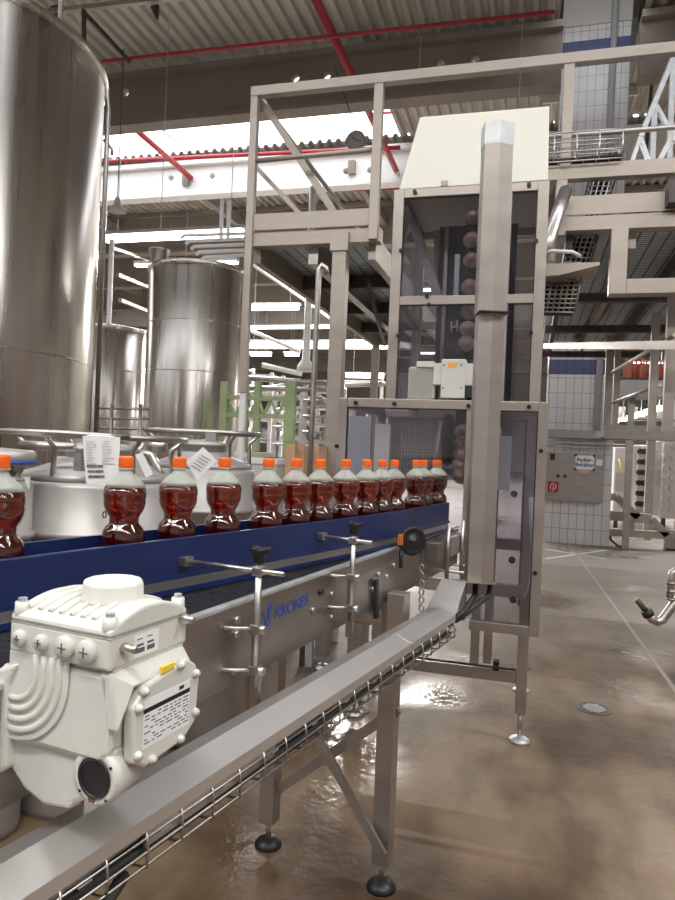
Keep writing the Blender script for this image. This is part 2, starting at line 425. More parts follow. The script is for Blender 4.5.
# floor joints, drains, marks
jm = mat('joint_grey', (.25, .23, .21), .5)
p0 = PH(570, 545, .0); p1 = PH(675, 690, 0)
d = (p1 - p0)
struct(MB().bar(p0 + d * -.3, p1 + d * 1.5, .03, .004).build('trim_40', jm))
struct(MB().bar(PH(652, 653, .0), PH(760, 668, 0), .03, .004).build('trim_41', jm))
mk = mat('floor_paint_white', (.50, .49, .47), .5)
for a, b in (((545, 549), (606, 559)), ((545, 559), (606, 550))):
    tag(MB().bar(PH(*a, .001), PH(*b, .001), .07, .003).build('painted_floor_mark', mk),
        'white painted floor stripe before the tiled pillar, %s' % ('falling to the right' if b[1] > a[1] else 'rising to the right'), 'floor mark')
dp = PH(594, 709, 0)
dr = thing('floor_drain', 'small round metal floor drain set in the brown concrete', 'drain', dp)
MB().lathe([(0, .001), (.085, .001), (.09, .004), (.1, .004), (.1, 0)], Matrix.Translation(dp), 28, False).build('rim', BROWN, dr)
g = MB()
for k in range(-3, 4): g.box(dp + Vector((0, k * .02, .006)), (.13 * math.cos(k * .35), .008, .004))
g.build('grate', GALV, dr)

# ------------------------------------------------------------------ roof things
def pipe_thing(name, pts, r, m_, label, cat, group=None, n=10):
    return tag(MB().tube(pts, r, n).build(name, m_), label, cat, group)
pipe_thing('sprinkler_pipe', [PY(60, 66, 10.0), PY(555, 12, 10.0)], .03, RED, 'thin red sprinkler pipe crossing under the corrugated roof before the dark beam', 'pipe')
pipe_thing('sprinkler_pipe', [PY(104, 161.5, 14.6), PY(400, 147.5, 14.6)], .045, RED, 'red pipe running along the top of the pale concrete beam', 'pipe')
pipe_thing('sprinkler_pipe', [PY(370, 114, 14.3), PY(560, 100, 14.3)], .03, RED, 'thin red pipe right of the skylight above the white hood', 'pipe')
a = PY(396, 170, Y2 - .05); s0 = PY(325, 0, 10.0)
pipe_thing('sprinkler_pipe', [Vector((a.x, 9.0, a.z)), a], .065, RED, 'thick red pipe running away overhead towards the pale beam, above the clock', 'pipe')
a = PY(191, 178, Y2 - .05)
pipe_thing('sprinkler_pipe', [Vector((a.x, Y1 + .3, a.z + .1)), a], .065, RED, 'thick red pipe under the skylight at the left, ending at the pale beam', 'pipe')
pipe_thing('sprinkler_pipe', [PY(100, 200, 15.6), PY(400, 188, 15.6)], .03, RED, 'thin red pipe below the pale concrete beam', 'pipe')
pipe_thing('sprinkler_pipe', [PY(634, 92, 14.4), PY(676, 86, 14.4)], .04, RED, 'short red pipe right of the tiled pillar under the roof', 'pipe')
pipe_thing('drop_pipe', [PY(656.5, 22, 13.0), PY(645, 165, 13.0)], .03, BROWN, 'dark thin drop pipe right of the tiled pillar', 'pipe')
# dark hanging frame at top left
hf = thing('hanging_frame', 'dark angled steel frame hanging under the roof at top left', 'frame', PY(84, 60, 9.2))
MB().bar(PY(84, 10, 9.2), PY(84, 62, 9.2), .05, .05).build('hanger', BROWN, hf)
MB().bar(PY(86, 14, 9.2), PY(130, 62, 9.6), .05, .05).build('brace', BROWN, hf)
MB().bar(PY(30, 14, 9.2), PY(190, -4, 9.2), .07, .07).build('rail', PLAT, hf)
for px in (58, 158):
    MB().prism([PY(px - 8, 6, 9.2), PY(px, 4, 9.2), PY(px - 1, 18, 9.2), PY(px - 3, 18, 9.2)], (0, .05, 0)).build('gusset', BROWN, hf)
# clock
cp = PY(356, 141, 11.0)
ck = thing('wall_clock', 'round grey clock hanging below the skylight', 'clock', cp)
Mc = Matrix.Translation(cp) @ Matrix.Rotation(PI / 2, 4, 'X')
MB().lathe([(0, -.03), (.155, -.03), (.165, 0), (.165, .03), (.15, .04), (.15, .03), (0, .03)], Mc, 32, False).build('case', mat('clock_grey', (.3, .28, .29), .5), ck)
MB().lathe([(0, .031), (.14, .031), (.14, .034), (0, .034)], Mc, 32, False).build('dial', mat('clock_dial', (.42, .39, .4), .5), ck)
h = MB(); h.bar(cp + Vector((0, -.04, 0)), cp + Vector((-.06, -.04, .05)), .016, .006, (0, 1, 0)); h.bar(cp + Vector((0, -.04, 0)), cp + Vector((.09, -.04, -.03)), .01, .006, (0, 1, 0))
h.build('hands', BLACK, ck)
MB().cyl(cp + Vector((0, 0, .16)), cp + Vector((-.5, .3, 1.4)), .008, 6).build('hanging_wire', BROWN, ck)
# pendant lamp
lp = C(117, 212, 11)
pl = thing('pendant_lamp', 'pale bell-shaped pendant lamp beside the large steel tank', 'lamp', lp)
MB().lathe([(.13, 0), (.12, .03), (.06, .12), (.045, .2), (.02, .24), (0, .24)], Matrix.Translation(lp), 20).build('shade', GREYM, pl)
MB().lathe([(0, .0), (.08, .01), (.06, .06), (0, .08)], Matrix.Translation(lp), 16).build('bulb', LAMPN, pl)
MB().cyl(lp + Vector((0, 0, .24)), lp + Vector((0, 0, 2.6)), .008, 6).build('cord', BROWN, pl)
for (px, y0, y1, z) in ((80, 2, 60, 9), (167, 70, 228, 11), (523, 5, 105, 10), (418, 105, 70, 11)):
    pipe_thing('thin_cable', [Vector((*C(px, y0, z).xy, 8.40)), C(px - (y1 - y0) * .04, y1, z)], .006, GALV,
               'thin cable hanging %s' % {80: 'beside the upper rim of the large tank', 167: 'in front of the skylight at the left', 523: 'before the roof beam above the white hood', 418: 'near the white hood'}[px], 'cable', n=5)

# strip lights: rows running across the hall
def strip_light(px0, px1, py, z, label, group, hgt=.10):
    a = C(px0, py, z); y = a.y; b = PY(px1, py - .02 * (px1 - px0), y); b = Vector((b.x, y, a.z))
    t = thing('strip_light', label, 'light', (a + b) / 2, 0, group)
    MB().box2((a.x, y - .10, a.z), (b.x, y + .10, a.z + .06)).build('housing', GREYM, t)
    MB().box2((a.x + .05, y - .07, a.z - hgt), (b.x - .05, y + .07, a.z)).build('tube', LAMP, t)
    MB().cyl((a.x + .3, y, a.z + .06), (a.x + .3, y, 7.4), .008, 5).build('hanger', GALV, t)
    MB().cyl((b.x - .3, y, a.z + .06), (b.x - .3, y, 7.4), .008, 5).build('hanger', GALV, t)
    return t
G = 'strip lights crossing the hall behind the tanks and platform'
strip_light(104, 245, 236, 13.5, 'long white strip light crossing from the large tank to the platform, above the second tank', G, .12)
strip_light(245, 345, 326, 26, 'upper long strip light seen under the left platform', G)
strip_light(245, 395, 342, 22, 'thick bright strip light seen under the left platform', G, .2)
strip_light(245, 300, 306, 20, 'strip light high under the left platform beside the second tank', G, .12)
strip_light(250, 272, 353, 30, 'short distant strip light under the platform, left one', G, .12)
strip_light(284, 300, 353, 30, 'short distant strip light under the platform, middle one', G, .12)
strip_light(345, 385, 374, 24, 'strip light low behind the post of the left platform', G, .12)
for j in range(6):
    c = C(614 + j * 9, 424 - j * 2.6, 22 - j * 1.6)
    tl = thing('round_lamp', 'small bright lamp in the receding row at the lower right, under the right walkway', 'light', c, 0, 'lamps in a receding row')
    MB().lathe([(0, 0), (.10, .01), (.15, .05), (.13, .09), (0, .12)], Matrix.Translation(c), 14).build('bulb', LAMPN, tl)
    MB().cyl(c + Vector((0, 0, .1)), c + Vector((0, 0, 1.2)), .01, 5).build('rod', GALV, tl)

# ------------------------------------------------------------------ tanks
def tank(name, label, cx, cy, R, ztop, z0, bands_, dome=.25, rim=.03, m_=TANKM):
    t = thing(name, label, 'tank', (cx, cy, 0))
    M_ = Matrix.Translation((cx, cy, 0))
    MB().lathe([(R * .5, z0 - .3), (R, z0), (R, ztop)], M_, 96).build('shell', m_, t)
    MB().lathe([(R + .002, ztop - .01), (R + rim, ztop), (R + rim, ztop + .05), (R, ztop + .06), (R * .6, ztop + dome * .7), (R * .2, ztop + dome), (0, ztop + dome)], M_, 96).build('top', m_, t)
    for b in bands_:
        MB().lathe([(R, b - .008), (R + .004, b), (R, b + .008)], M_, 96).build('weld_seam', m_, t)
    for k in range(4):
        a = PI / 4 + k * PI / 2; x = cx + R * .75 * math.cos(a); y = cy + R * .75 * math.sin(a)
        MB().cyl((x, y, 0), (x, y, z0), .06, 12).build('leg', STEEL, t)
    return t
dc = 6.55; th = math.radians(-30.7)
bc = V(dc * math.sin(th), dc * math.cos(th), 0)
T1 = tank('storage_tank', 'very large brushed steel tank filling the upper left', bc.x, bc.y, 1.25, CAMH + 3.02, .7, [2.1], .2)
hr = MB()
mtop = lambda an, r, z: Vector((bc.x + r * math.cos(an), bc.y + r * math.sin(an), z))
vang = math.atan2(-bc.y, -bc.x)
for an in (vang + 1.1, vang + .7):
    pass
MB().tube([mtop(vang + .35, 1.1, 4.5), mtop(vang + .35, 1.1, 4.85), mtop(vang + .55, 1.12, 4.9), mtop(vang + .75, 1.12, 4.85), mtop(vang + .75, 1.12, 4.5)], .018).build('top_rail', STEEL, T1)
MB().tube([C(92, 72, 6.3), C(100, 76, 6.25), C(107, 88, 6.2), C(108, 110, 6.2), C(96, 436, 6.2)], .022).build('guard_rail', STEEL, T1)
MB().tube([C(104, 140, 6.3), C(112, 149, 6.3), C(112, 155, 6.3)], .016).build('bracket', STEEL, T1)
b2 = C(192, 440, 9.4)
T2 = tank('storage_tank', 'mid-sized upright steel tank standing behind the drums, left of the platform post', b2.x, b2.y, .655, C(192, 268, 9.0).z, .8,
          [C(192, 322, 9).z, C(192, 372, 9).z], .12, .02)
n2 = C(159, 262, 9.2)
MB().lathe([(.12, -.2), (.12, .14), (.135, .14), (.135, .17), (0, .17)], Matrix.Translation(n2), 24).build('nozzle', STEEL, T2)
b3 = C(106, 440, 12.4)
T3 = tank('storage_tank', 'distant steel tank between the large tank and the mid-sized one', b3.x, b3.y, .68, C(106, 330, 12).z, .8, [C(106, 370, 12).z], .16, .02)
# handrails between the tanks
tr = thing('tank_handrail', 'low steel handrail in front of the distant tank', 'railing', C(125, 470, 7.5))
for py in (408, 418, 428): MB().tube([C(96, py, 7.5), C(150, py + 1, 7.5)], .016).build('rail', STEEL, tr)
for px in (112, 141): MB().cyl(C(px, 404, 7.5), Vector((*C(px, 404, 7.5).xy, 0)), .02, 8).build('post', STEEL, tr)
# white pipe falling beside the large tank
wp = C(112, 240, 12)
pipe_thing('white_drop_pipe', [wp, Vector((wp.x, wp.y, 3.2)), Vector((wp.x, wp.y, 0))], .045, PIPEW, 'white vertical pipe between the large tank and the distant tank', 'pipe')
# bundle of white bent pipes
for k in range(5):
    x0 = 181 + k * 5; y0 = 236.5 + k * 5.5
    a = C(x0, y0 + 2, 10.5); b = C(x0 + 3, y0 - 1, 10.5); c_ = C(244, y0 - 3, 10.5)
    pipe_thing('bent_pipe', [a, a.lerp(b, .6), b, c_], .026, PIPEW, 'white bent pipe in the stack above the mid-sized tank, number %s from the top' % ('one', 'two', 'three', 'four', 'five')[k], 'pipe', 'stack of white bent pipes', 8)
for px in (222, 229):
    pipe_thing('pipe_hanger', [C(px, 200, 10.6), C(px - 1, 238, 10.6)], .03, PIPEW, 'white hanger rod above the stack of bent pipes, %s one' % ('left' if px == 222 else 'right'), 'rod', None, 6)

# ------------------------------------------------------------------ drums behind the conveyor
def drum(cx, cy, R, zs, zt, label, band=True, ring=False, seed=0, m_=DRUM):
    t = thing('steel_container', label, 'container', (cx, cy, 0)); M_ = Matrix.Translation((cx, cy, 0))
    MB().lathe([(R * .96, 0), (R, .03), (R, zs - .22), (R + .012, zs - .215), (R + .012, zs - .195), (R, zs - .19), (R, zs - .02), (R - .01, zs)], M_, 64).build('shell', m_, t)
    MB().lathe([(R - .01, zs), (R * .9, zs + (zt - zs) * .35), (R * .55, zt - .02), (R * .52, zt), (0, zt)], M_, 64).build('shoulder', m_, t)
    MB().lathe([(R * .42, zt), (R * .42, zt + .03), (R * .46, zt + .03), (R * .46, zt + .045), (R * .3, zt + .06), (0, zt + .065)], M_, 48).build('lid', m_, t)
    if ring:
        zr = zt + ring
        pts = [(cx + (R + .02) * math.cos(a), cy + (R + .02) * math.sin(a), zr) for a in [2 * PI * k / 40 for k in range(40)]]
        MB().tube(pts, .013, 8, True).build('rail', STEEL, t)
        for k in range(6):
            a = k * PI / 3 + .5
            o_ = Vector((math.cos(a), math.sin(a), 0)); c0 = Vector((cx, cy, 0))
            MB().tube([c0 + o_ * (R * .9) + Z3 * (zs + .02), c0 + o_ * (R * .88) + Z3 * (zr - .05), c0 + o_ * (R + .02) + Z3 * zr], .011, 8).build('rail_post', STEEL, t)
    return t
bz = C(100, 480, 3.0)
DA = drum(bz.x, bz.y, .335, C(100, 484, 2.7).z, C(100, 458, 2.95).z, 'wide steel container behind the nearest bottles with a document sleeve hanging on it', ring=.09)
cz = C(202, 480, 3.6)
DC = drum(cz.x, cz.y, .27, C(202, 470, 3.3).z, C(202, 452, 3.5).z, 'steel container with a ring-shaped rail, right of the one with the document sleeve', ring=.10)
dz = C(-1, 480, 2.6)
DB = drum(dz.x, dz.y, .12, C(3, 478, 2.7).z, C(3, 470, 2.7).z, 'grey steel container at the left picture edge carrying a second one')
d0 = thing('steel_container', 'small grey container stacked on top of the leftmost one', 'container', Vector((dz.x, dz.y, C(3, 478, 2.7).z)))
MB().lathe([(0, C(3, 474, 2.7).z + .038), (.10, C(3, 474, 2.7).z + .038), (.125, C(3, 470, 2.7).z + .035), (.13, C(3, 452, 2.7).z), (.115, C(3, 449, 2.7).z), (0, C(3, 447, 2.7).z)], Matrix.Translation((dz.x, dz.y, 0)), 40).build('shell', DRUM, d0)
MB().lathe([(.131, C(3, 462, 2.7).z), (.131, C(3, 459, 2.7).z)], Matrix.Translation((dz.x, dz.y, 0)), 40).build('blue_stripe', LOGO, d0)
for px in (13, 26):
    a = C(px, 477, 2.58)
    MB().box(a + Z3 * -.02, (.03, .003, .045), Matrix.Rotation(PSI, 3, 'Z')).build('sticker', PAPER, DB)
# number on the wide container
text('number', '0', .038, BLACK, DA, C(102, 515, 2.63), rgt0, Z3, .0006)
text('number', '0', .038, BLACK, DA, C(134, 515, 2.63), rgt0, Z3, .0006)
# fittings on the drums
MB().tube([C(0, 431, 2.6), C(60, 433, 2.62), C(130, 437, 2.7)], .012).build('cross_tube', STEEL, DA)
MB().tube([C(138, 452, 3), C(152, 455, 3), C(163, 480, 2.95)], .016).build('elbow_pipe', STEEL, DC)
MB().cyl(C(158, 440, 3.2), C(158, 452, 3.2), .045, 16).build('valve_cup', STEEL, DC)
MB().box(C(212, 437, 3.15), (.05, .03, .04)).build('clamp', STEEL, DC)
MB().box(C(80, 462, 2.66), (.035, .03, .07)).build('clamp', STEEL, DA)
MB().tube([C(20, 445, 2.8), C(75, 447, 2.8)], .02).build('lid_bar', STEEL, DA)
# document sleeve and label
sl = thing('document_sleeve', 'white document sleeve with printed lines hanging on the wide container', 'document', C(100, 484, 2.5), PSI)
q0, q1, q2, q3 = C(82.5, 436, 2.5), C(120, 437, 2.5), C(118, 485, 2.5), C(86, 484, 2.5)
MB().prism([q0, q1, q2, q3], fwd0 * .004).build('sleeve', PAPER, sl)
ln = MB()
for r in range(9):
    for s_ in range(2):
        x0 = 86 + s_ * 16; y = 441 + r * 2.8; L = random.uniform(6, 13)
        ln.bar(C(x0, y, 2.497), C(x0 + L, y + .2, 2.497), .0015, .0018)
ln.build('printed_lines', mat('faint_ink', (.5, .52, .52), .7), sl)
ln = MB()
for r in range(3):
    for k in range(12): 
        x0 = 87 + r * .7 + k * 1.35; ln.bar(C(x0, 466 + r * 5.2, 2.497), C(x0 + random.uniform(.6, 1.2), 466 + r * 5.2, 2.497), .0015, .009)
ln.build('bar_code', INK, sl)
s2 = thing('paper_label', 'tilted white paper label on the ringed container between two bottles', 'label', C(200, 480, 2.9), PSI)
P_ = [(203, 447), (217, 461), (197, 480), (186, 462)]
MB().prism([C(x, y, 2.9) for x, y in P_], fwd0 * .003).build('paper', PAPER, s2)
ln = MB()
for r in range(5): ln.bar(C(191 + r * 2.4, 463 - r * 2.6 + 2, 2.896), C(201 + r * 2.4, 471 - r * 2.6, 2.896), .0015, .002)
ln.build('printed_lines', INK, s2)
s3 = thing('paper_label', 'white paper label tucked behind the cap of the nearest whole bottle', 'label', C(143, 472, 2.55), PSI)
MB().prism([C(x, y, 2.55) for x, y in [(135, 455), (142, 452), (153, 474), (146, 478)]], fwd0 * .003).build('paper', PAPER, s3)

# pale bins and boxes further back
def simple_box(name, c, size, m_, label, cat, group=None, rz=0, extra=None):
    t = thing(name, label, cat, (c.x, c.y, 0), rz, group)
    return t
for i, (px, pw, py, zz) in enumerate([(264, 26, 458, 5.4), (243, 16, 452, 6.0)]):
    c = C(px, py, zz); w = pw / 690 * zz
    t = thing('pallet_bin', 'pale plastic bin behind the bottles, %s of the two' % ('right' if i == 0 else 'left'), 'bin', (c.x, c.y, 0))
    MB().box2((c.x - w / 2, c.y, .1), (c.x + w / 2, c.y + .5, c.z)).build('body', PINKM, t, bevel=.01)
    MB().box2((c.x - w / 2 - .01, c.y - .01, c.z - .05), (c.x + w / 2 + .01, c.y + .51, c.z)).build('rim', CAPW, t, bevel=.005)
    MB().box2((c.x - w / 2, c.y, 0), (c.x + w / 2, c.y + .5, .1)).build('feet', GREYM, t)
for i, (x0, x1, py, zz, wh) in enumerate([(286, 296, 444, 4.9, 'leftmost of the three'), (297, 305, 446, 4.95, 'middle one of the three'), (312, 320, 446, 5.1, 'right of the steel hook pipe')]):
    a = C(x0, py, zz); b = C(x1, py, zz)
    t = thing('cardboard_box', 'tan cardboard box standing behind the bottles, %s' % wh, 'box', (a.x, a.y, 0))
    MB().box2((a.x, a.y, 1.0), (b.x, a.y + .2, a.z)).build('carton', CARD, t)
    MB().box2((a.x, a.y + .08, a.z), (b.x, a.y + .12, a.z + .002)).build('tape', mat('tape', (.5, .36, .2), .3), t)
bx = C(300, 470, 5.0)
tb = thing('work_table', 'low table carrying the cardboard boxes behind the conveyor', 'table', (bx.x, bx.y, 0))
MB().box2((C(280, 470, 4.9).x, bx.y - .3, .96), (C(328, 470, 4.9).x, bx.y + .45, 1.0)).build('top', GREYM, tb)
for sx in (282, 326):
    for dy in (-.25, .4): MB().box2((C(sx, 470, 4.9).x - .02, bx.y + dy - .02, 0), (C(sx, 470, 4.9).x + .02, bx.y + dy + .02, .96)).build('leg', GREYM, tb)

# green lattice frame
gf = thing('green_lattice_frame', 'light green steel frame with zigzag bracing behind the bottles', 'frame', C(262, 470, 8.0))
yg = 7.6
def gp(px, py): return PY(px, py, yg)
for py in (398, 416): MB().bar(gp(222, py - 1), gp(298, py + 1), .05, .05).build('chord', GREEN, gf)
zz = MB(); pts = [gp(222 + k * 7, 400 if k % 2 else 415) for k in range(11)]
for a, b in zip(pts, pts[1:]): zz.bar(a, b, .03, .03)
zz.build('lacing', GREEN, gf)
for px, w in ((225, .09), (246, .06), (258, .07), (291, .12)):
    a = gp(px, 390); MB().box2((a.x - w / 2, yg - .04, 0), (a.x + w / 2, yg + .04, a.z + .1)).build('post', GREEN, gf)
# ------------------------------------------------------------------ far clutter behind the tanks
def rack(px0, px1, py0, z, label, levels=4, m1=PINKM, depth_=.8, drums=True, name='storage_rack', pipes=0):
    a = C(px0, py0, z); b = C(px1, py0, z); w = b.x - a.x; h_ = a.z
    t = thing(name, label, 'rack', ((a.x + b.x) / 2, a.y, 0))
    for x in (a.x, b.x):
        for y in (a.y, a.y + depth_): MB().box2((x - .04, y - .04, 0), (x + .04, y + .04, h_)).build('post', m1, t)
    for k in range(levels):
        zz = h_ * (k + 1) / levels - .05
        MB().box2((a.x, a.y - .03, zz - .05), (b.x, a.y + depth_, zz)).build('shelf', m1, t)
        if drums:
            mb = MB(); n = max(2, int(w / .45))
            for q in range(n):
                if random.random() < .8:
                    x = a.x + (q + .5) * w / n
                    hh = min(.5, h_ / levels * .7) * random.uniform(.5, 1)
                    mb.cyl((x, a.y + .3, zz - h_ / levels + .02), (x, a.y + .3, zz - h_ / levels + hh), min(.16, w / n * .4), 10)
            if mb.v: mb.build('stored_cans', random.choice([STEEL, PINKM, CAPW, DRUM]), t)
    mb = MB()
    for k in range(pipes): mb.tube([(a.x, a.y - .08, h_ * (k + 1) / (pipes + 1)), (b.x, a.y - .08, h_ * (k + 1) / (pipes + 1))], .025, 6)
    if pipes: mb.build('pipework', STEEL, t)
    return t
rack(245, 275, 372, 17, 'pale steel rack in the distance left of the hook pipe, under the strip lights', 6, pipes=5)
rack(276, 305, 392, 15, 'pale steel rack in the distance behind the green frame', 5, pipes=6)
rack(306, 335, 385, 13, 'steel rack in the distance between hook pipe and platform post', 8, pipes=8)
rack(338, 385, 378, 19, 'wide rack in the distance behind the left platform post', 6, pipes=4)
rack(100, 146, 395, 17, 'rack in the distance behind the distant tank', 5, pipes=3)
rack(215, 246, 365, 20, 'rack in the distance just right of the mid-sized tank', 6, pipes=5)
rack(20, 90, 400, 24, 'rack far behind the large tank', 4)
for i, (px0, py0, px1, py1, z) in enumerate([(246, 395, 300, 380, 16), (250, 330, 300, 352, 17), (262, 365, 302, 374, 14), (320, 398, 336, 410, 11), (247, 378, 335, 384, 12), (247, 388, 335, 390, 12.5), (345, 385, 390, 384, 14)]):
    lab = ['rising behind the green frame', 'falling under the strip lights', 'with a pale sheen above the rack', 'short one near the hook pipe', 'upper of two running to the platform post', 'lower of two running to the platform post', 'behind the left platform post'][i]
    pipe_thing('background_pipe', [C(px0, py0, z), C(px1, py1, z)], .05, PIPEW if i in (2, 1) else STEEL, 'distant steel pipe, ' + lab, 'pipe')
vt = C(306, 360, 12)
vl = thing('vent_bell', 'pale bell-bottomed extraction duct hanging left of the platform post', 'duct', vt)
MB().lathe([(.16, -.2), (.14, -.1), (.07, 0), (.06, .5), (.06, 3.0)], Matrix.Translation(vt), 20).build('duct', CAPW, vl)
# ducts and cable trays high up in the back left
for i, (px0, py0, px1, py1, z) in enumerate([(112, 248, 190, 272, 16), (118, 275, 180, 300, 15), (120, 300, 165, 318, 14), (250, 262, 330, 318, 14)]):
    lab = ['upper one above the distant tank', 'middle one above the distant tank', 'lowest one above the distant tank', 'long one under the left platform'][i]
    tag(MB().bar(C(px0, py0, z), C(px1, py1, z + 6), .07, .07).build('cable_tray', STEELD), 'grey overhead cable tray running away, ' + lab, 'cable tray')

# ------------------------------------------------------------------ left platform
YP = 5.1
def pp(px, py, y=YP): return PY(px, py, y)
def hz(mb, px0, px1, py0, py1, y=YP, dpt=.06, yoff=0):   # horizontal board between two picture columns
    zt = pp((px0 + px1) / 2, py0, y).z; zb = pp((px0 + px1) / 2, py1, y).z
    xa = pp(px0, (py0 + py1) / 2, y).x; xb = pp(px1, (py0 + py1) / 2, y).x
    return mb.box2((xa, y + yoff, zb), (xb, y + yoff + dpt, zt))
LP = thing('platform', 'left steel walkway platform with railing, standing on a tall post', 'platform', (pp(335, 450).x, YP, 0))
xl = pp(253, 160).x; xr = pp(377, 150).x; ztop = pp(315, 84).z; zdk = pp(315, 229.5).z
hz(MB(), 251, 377, 211.5, 228, dpt=.012, yoff=-.01).build('kick_plate', PLAT, LP)
hz(MB(), 251, 380, 230, 244, dpt=.1).build('edge_beam', PLAT, LP, bevel=.004)
MB().box2((xl - .03, YP - .03, 1.9), (xl + .03, YP + .03, ztop)).build('railing_post', PLAT, LP, bevel=.004)
MB().box2((xr - .035, YP - .03, zdk - .1), (xr + .035, YP + .03, ztop)).build('railing_post', PLAT, LP, bevel=.004)
MB().box2((xl - .022, YP - .02, 0), (xl + .022, YP + .02, 1.9)).build('support_pole', PIPEW, LP)
px_ = pp(337, 330).x
MB().box2((px_ - .055, YP - .03, 0), (px_ + .055, YP + .08, pp(337, 235).z)).build('post', PLAT, LP, bevel=.004)
MB().box2((px_ - .07, YP - .045, pp(337, 252).z), (px_ + .07, YP + .01, pp(337, 233).z)).build('post_bracket', PLAT, LP)
XRAIL = pp(745, 34).x
MB().tube([pp(254, 161), Vector((xr, YP, pp(315, 154).z))], .02).build('mid_rail', PLAT, LP)
DKY = 9.8
dk = MB().box2((xl, YP + .1, zdk - .06), (xr, DKY, zdk - .03)); dk.build('deck_grating', GRATE, LP)
for x in (xl + .03, xr - .03): MB().box2((x - .03, YP + .1, zdk - .22), (x + .03, DKY, zdk - .02)).build('side_beam', PLAT, LP)
for y in (6.3, 7.5, 8.7, DKY): MB().box2((xl, y - .03, zdk - .18), (xr, y + .03, zdk - .061)).build('cross_beam', BROWN if y < 9 else PLAT, LP)
MB().box2(((xl + xr) / 2 - .04, YP + .1, zdk - .24), ((xl + xr) / 2 + .04, DKY, zdk - .061)).build('joist', STEELD, LP)
MB().tube([(xl + .3, 9.0, zdk - .3), (xr - .15, 5.6, zdk - .3)], .02).build('brace', BROWN, LP)
# stair strings seen above the deck
for a, b, w in (((259, 96), (334, 212), .055), ((255, 166), (300, 214), .035)):
    MB().bar(pp(*a, 5.3), pp(*b, 5.3), w, w).build('brace', PLAT, LP)
for x0 in (xl, xr):
    MB().box2((x0 - .025, DKY - .05, zdk), (x0 + .025, DKY, zdk + 1.05)).build('railing_post', PLAT, LP)
MB().tube([(xl, YP, ztop - .03), (xl, DKY, ztop - .03)], .022).build('side_rail', PLAT, LP)
MB().box2((xl - .05, DKY - .05, 0), (xl + .05, DKY + .05, zdk - .2)).build('post', PLAT, LP)
MB().box2((xr - .05, DKY - .05, 0), (xr + .05, DKY + .05, zdk - .2)).build('post', PLAT, LP)
# long top rail runs across both platforms
zt0 = pp(252, 92.5).z
tag(MB().box2((xl - .03, YP - .035, zt0 - .045), (XRAIL, YP + .035, zt0 + .03)).build('top_rail', PLAT, bevel=.004), 'long square top rail spanning both walkways in front of roof and pillar', 'rail')
# hook pipe
hp = C(318, 440, 4.7)
pipe_thing('hook_pipe', [C(327, 275, 4.7), C(326, 268, 4.7), C(322, 265, 4.7), C(319, 269, 4.7), C(318.5, 278, 4.7), C(313, 400, 4.7), Vector((*C(312, 420, 4.7).xy, 0))], .02, STEEL, 'thin upright steel pipe with a hooked top left of the platform post', 'pipe')

# ------------------------------------------------------------------ right platform
RP = thing('platform', 'right steel walkway platform overhead with bluish grating, beside the tower', 'platform', (pp(620, 450).x, YP, 0))
xa = pp(556, 215).x; xe = pp(790, 190).x
zf1 = pp(615, 194).z; zf2 = pp(615, 213).z; zf3 = pp(615, 229).z
MB().box2((xa, YP, zf2), (xe, YP + .012, zf1)).build('kick_plate', PLAT, RP)
MB().box2((xa, YP, zf3), (xe, YP + .1, zf2 - .01)).build('edge_beam', PLAT, RP, bevel=.004)
zk = pp(600, 171).z
MB().box2((pp(508, 185).x, YP - .03, zk - .055), (xe, YP + .05, zk + .05)).build('knee_rail', PLAT, RP, bevel=.004)
zm = pp(620, 131.5).z
MB().tube([Vector((pp(508, 141).x, YP, zm)), Vector((xe, YP, zm))], .018).build('mid_rail', STEEL, RP)
xq = pp(568, 100).x
MB().box2((xq - .035, YP - .03, zk), (xq + .035, YP + .03, zt0 - .045)).build('railing_post', PLAT, RP, bevel=.004)
xq2 = pp(561, 210).x
MB().box2((xq2 - .035, YP - .03, pp(561, 236).z), (xq2 + .035, YP + .03, zk - .055)).build('railing_post', PLAT, RP)
# hanging square frame
fx0, fx1 = pp(610, 262).x, pp(627, 262).x; fz0, fz1 = pp(645, 294).z, pp(645, 279).z
MB().box2((fx0, YP - .02, fz0), (fx1, YP + .1, zf3)).build('hanging_post', PLAT, RP, bevel=.004)
MB().box2((fx1, YP - .02, fz0), (xe, YP + .1, fz1)).build('hanging_beam', PLAT, RP, bevel=.004)
# deck
RD = zf2 - .05
MB().box2((xa, YP + .1, RD - .03), (xe, 10.2, RD)).build('deck_grating', GRATE, RP)
for k in range(9):
    x = xa + .1 + k * .42
    if x < xe: MB().box2((x - .025, YP + .1, RD - .17), (x + .025, 10.2, RD - .031)).build('joist', PLAT if k % 2 else BROWN, RP)
for y in (6.6, 8.2, 10.2): MB().box2((xa, y - .04, RD - .25), (xe, y + .04, RD - .171)).build('cross_beam', BROWN, RP)
MB().bar((pp(675, 178).x, 5.0, pp(675, 178).z - .12), PY(578, 340, 9.8), .10, .16).build('diagonal_channel', BROWN, RP)
MB().bar((pp(683, 184).x, 5.0, pp(683, 184).z - .12), PY(586, 340, 9.8), .05, .10).build('diagonal_channel', STEELW, RP)
MB().bar(PY(690, 345, 5.6), PY(545, 380 - 34, 9.6), .05, .07).build('stair_string', STEELW, RP)
for px, py0, pyb, y in ((655, 345, 432, 7.0), (671, 330, 432, 6.2), (617, 372, 432, 9.0)):
    a = PY(px, py0, y); MB().box2((a.x - .035, y - .035, PY(px, pyb, y).z), (a.x + .035, y + .035, a.z + .3)).build('post', STEELW, RP)
MB().tube([PY(606, 405, 9.0), PY(660, 385, 7.2)], .02).build('hand_rail', STEEL, RP)
MB().tube([PY(606, 376, 9.0), PY(675, 335, 6.0)], .02).build('hand_rail', STEEL, RP)
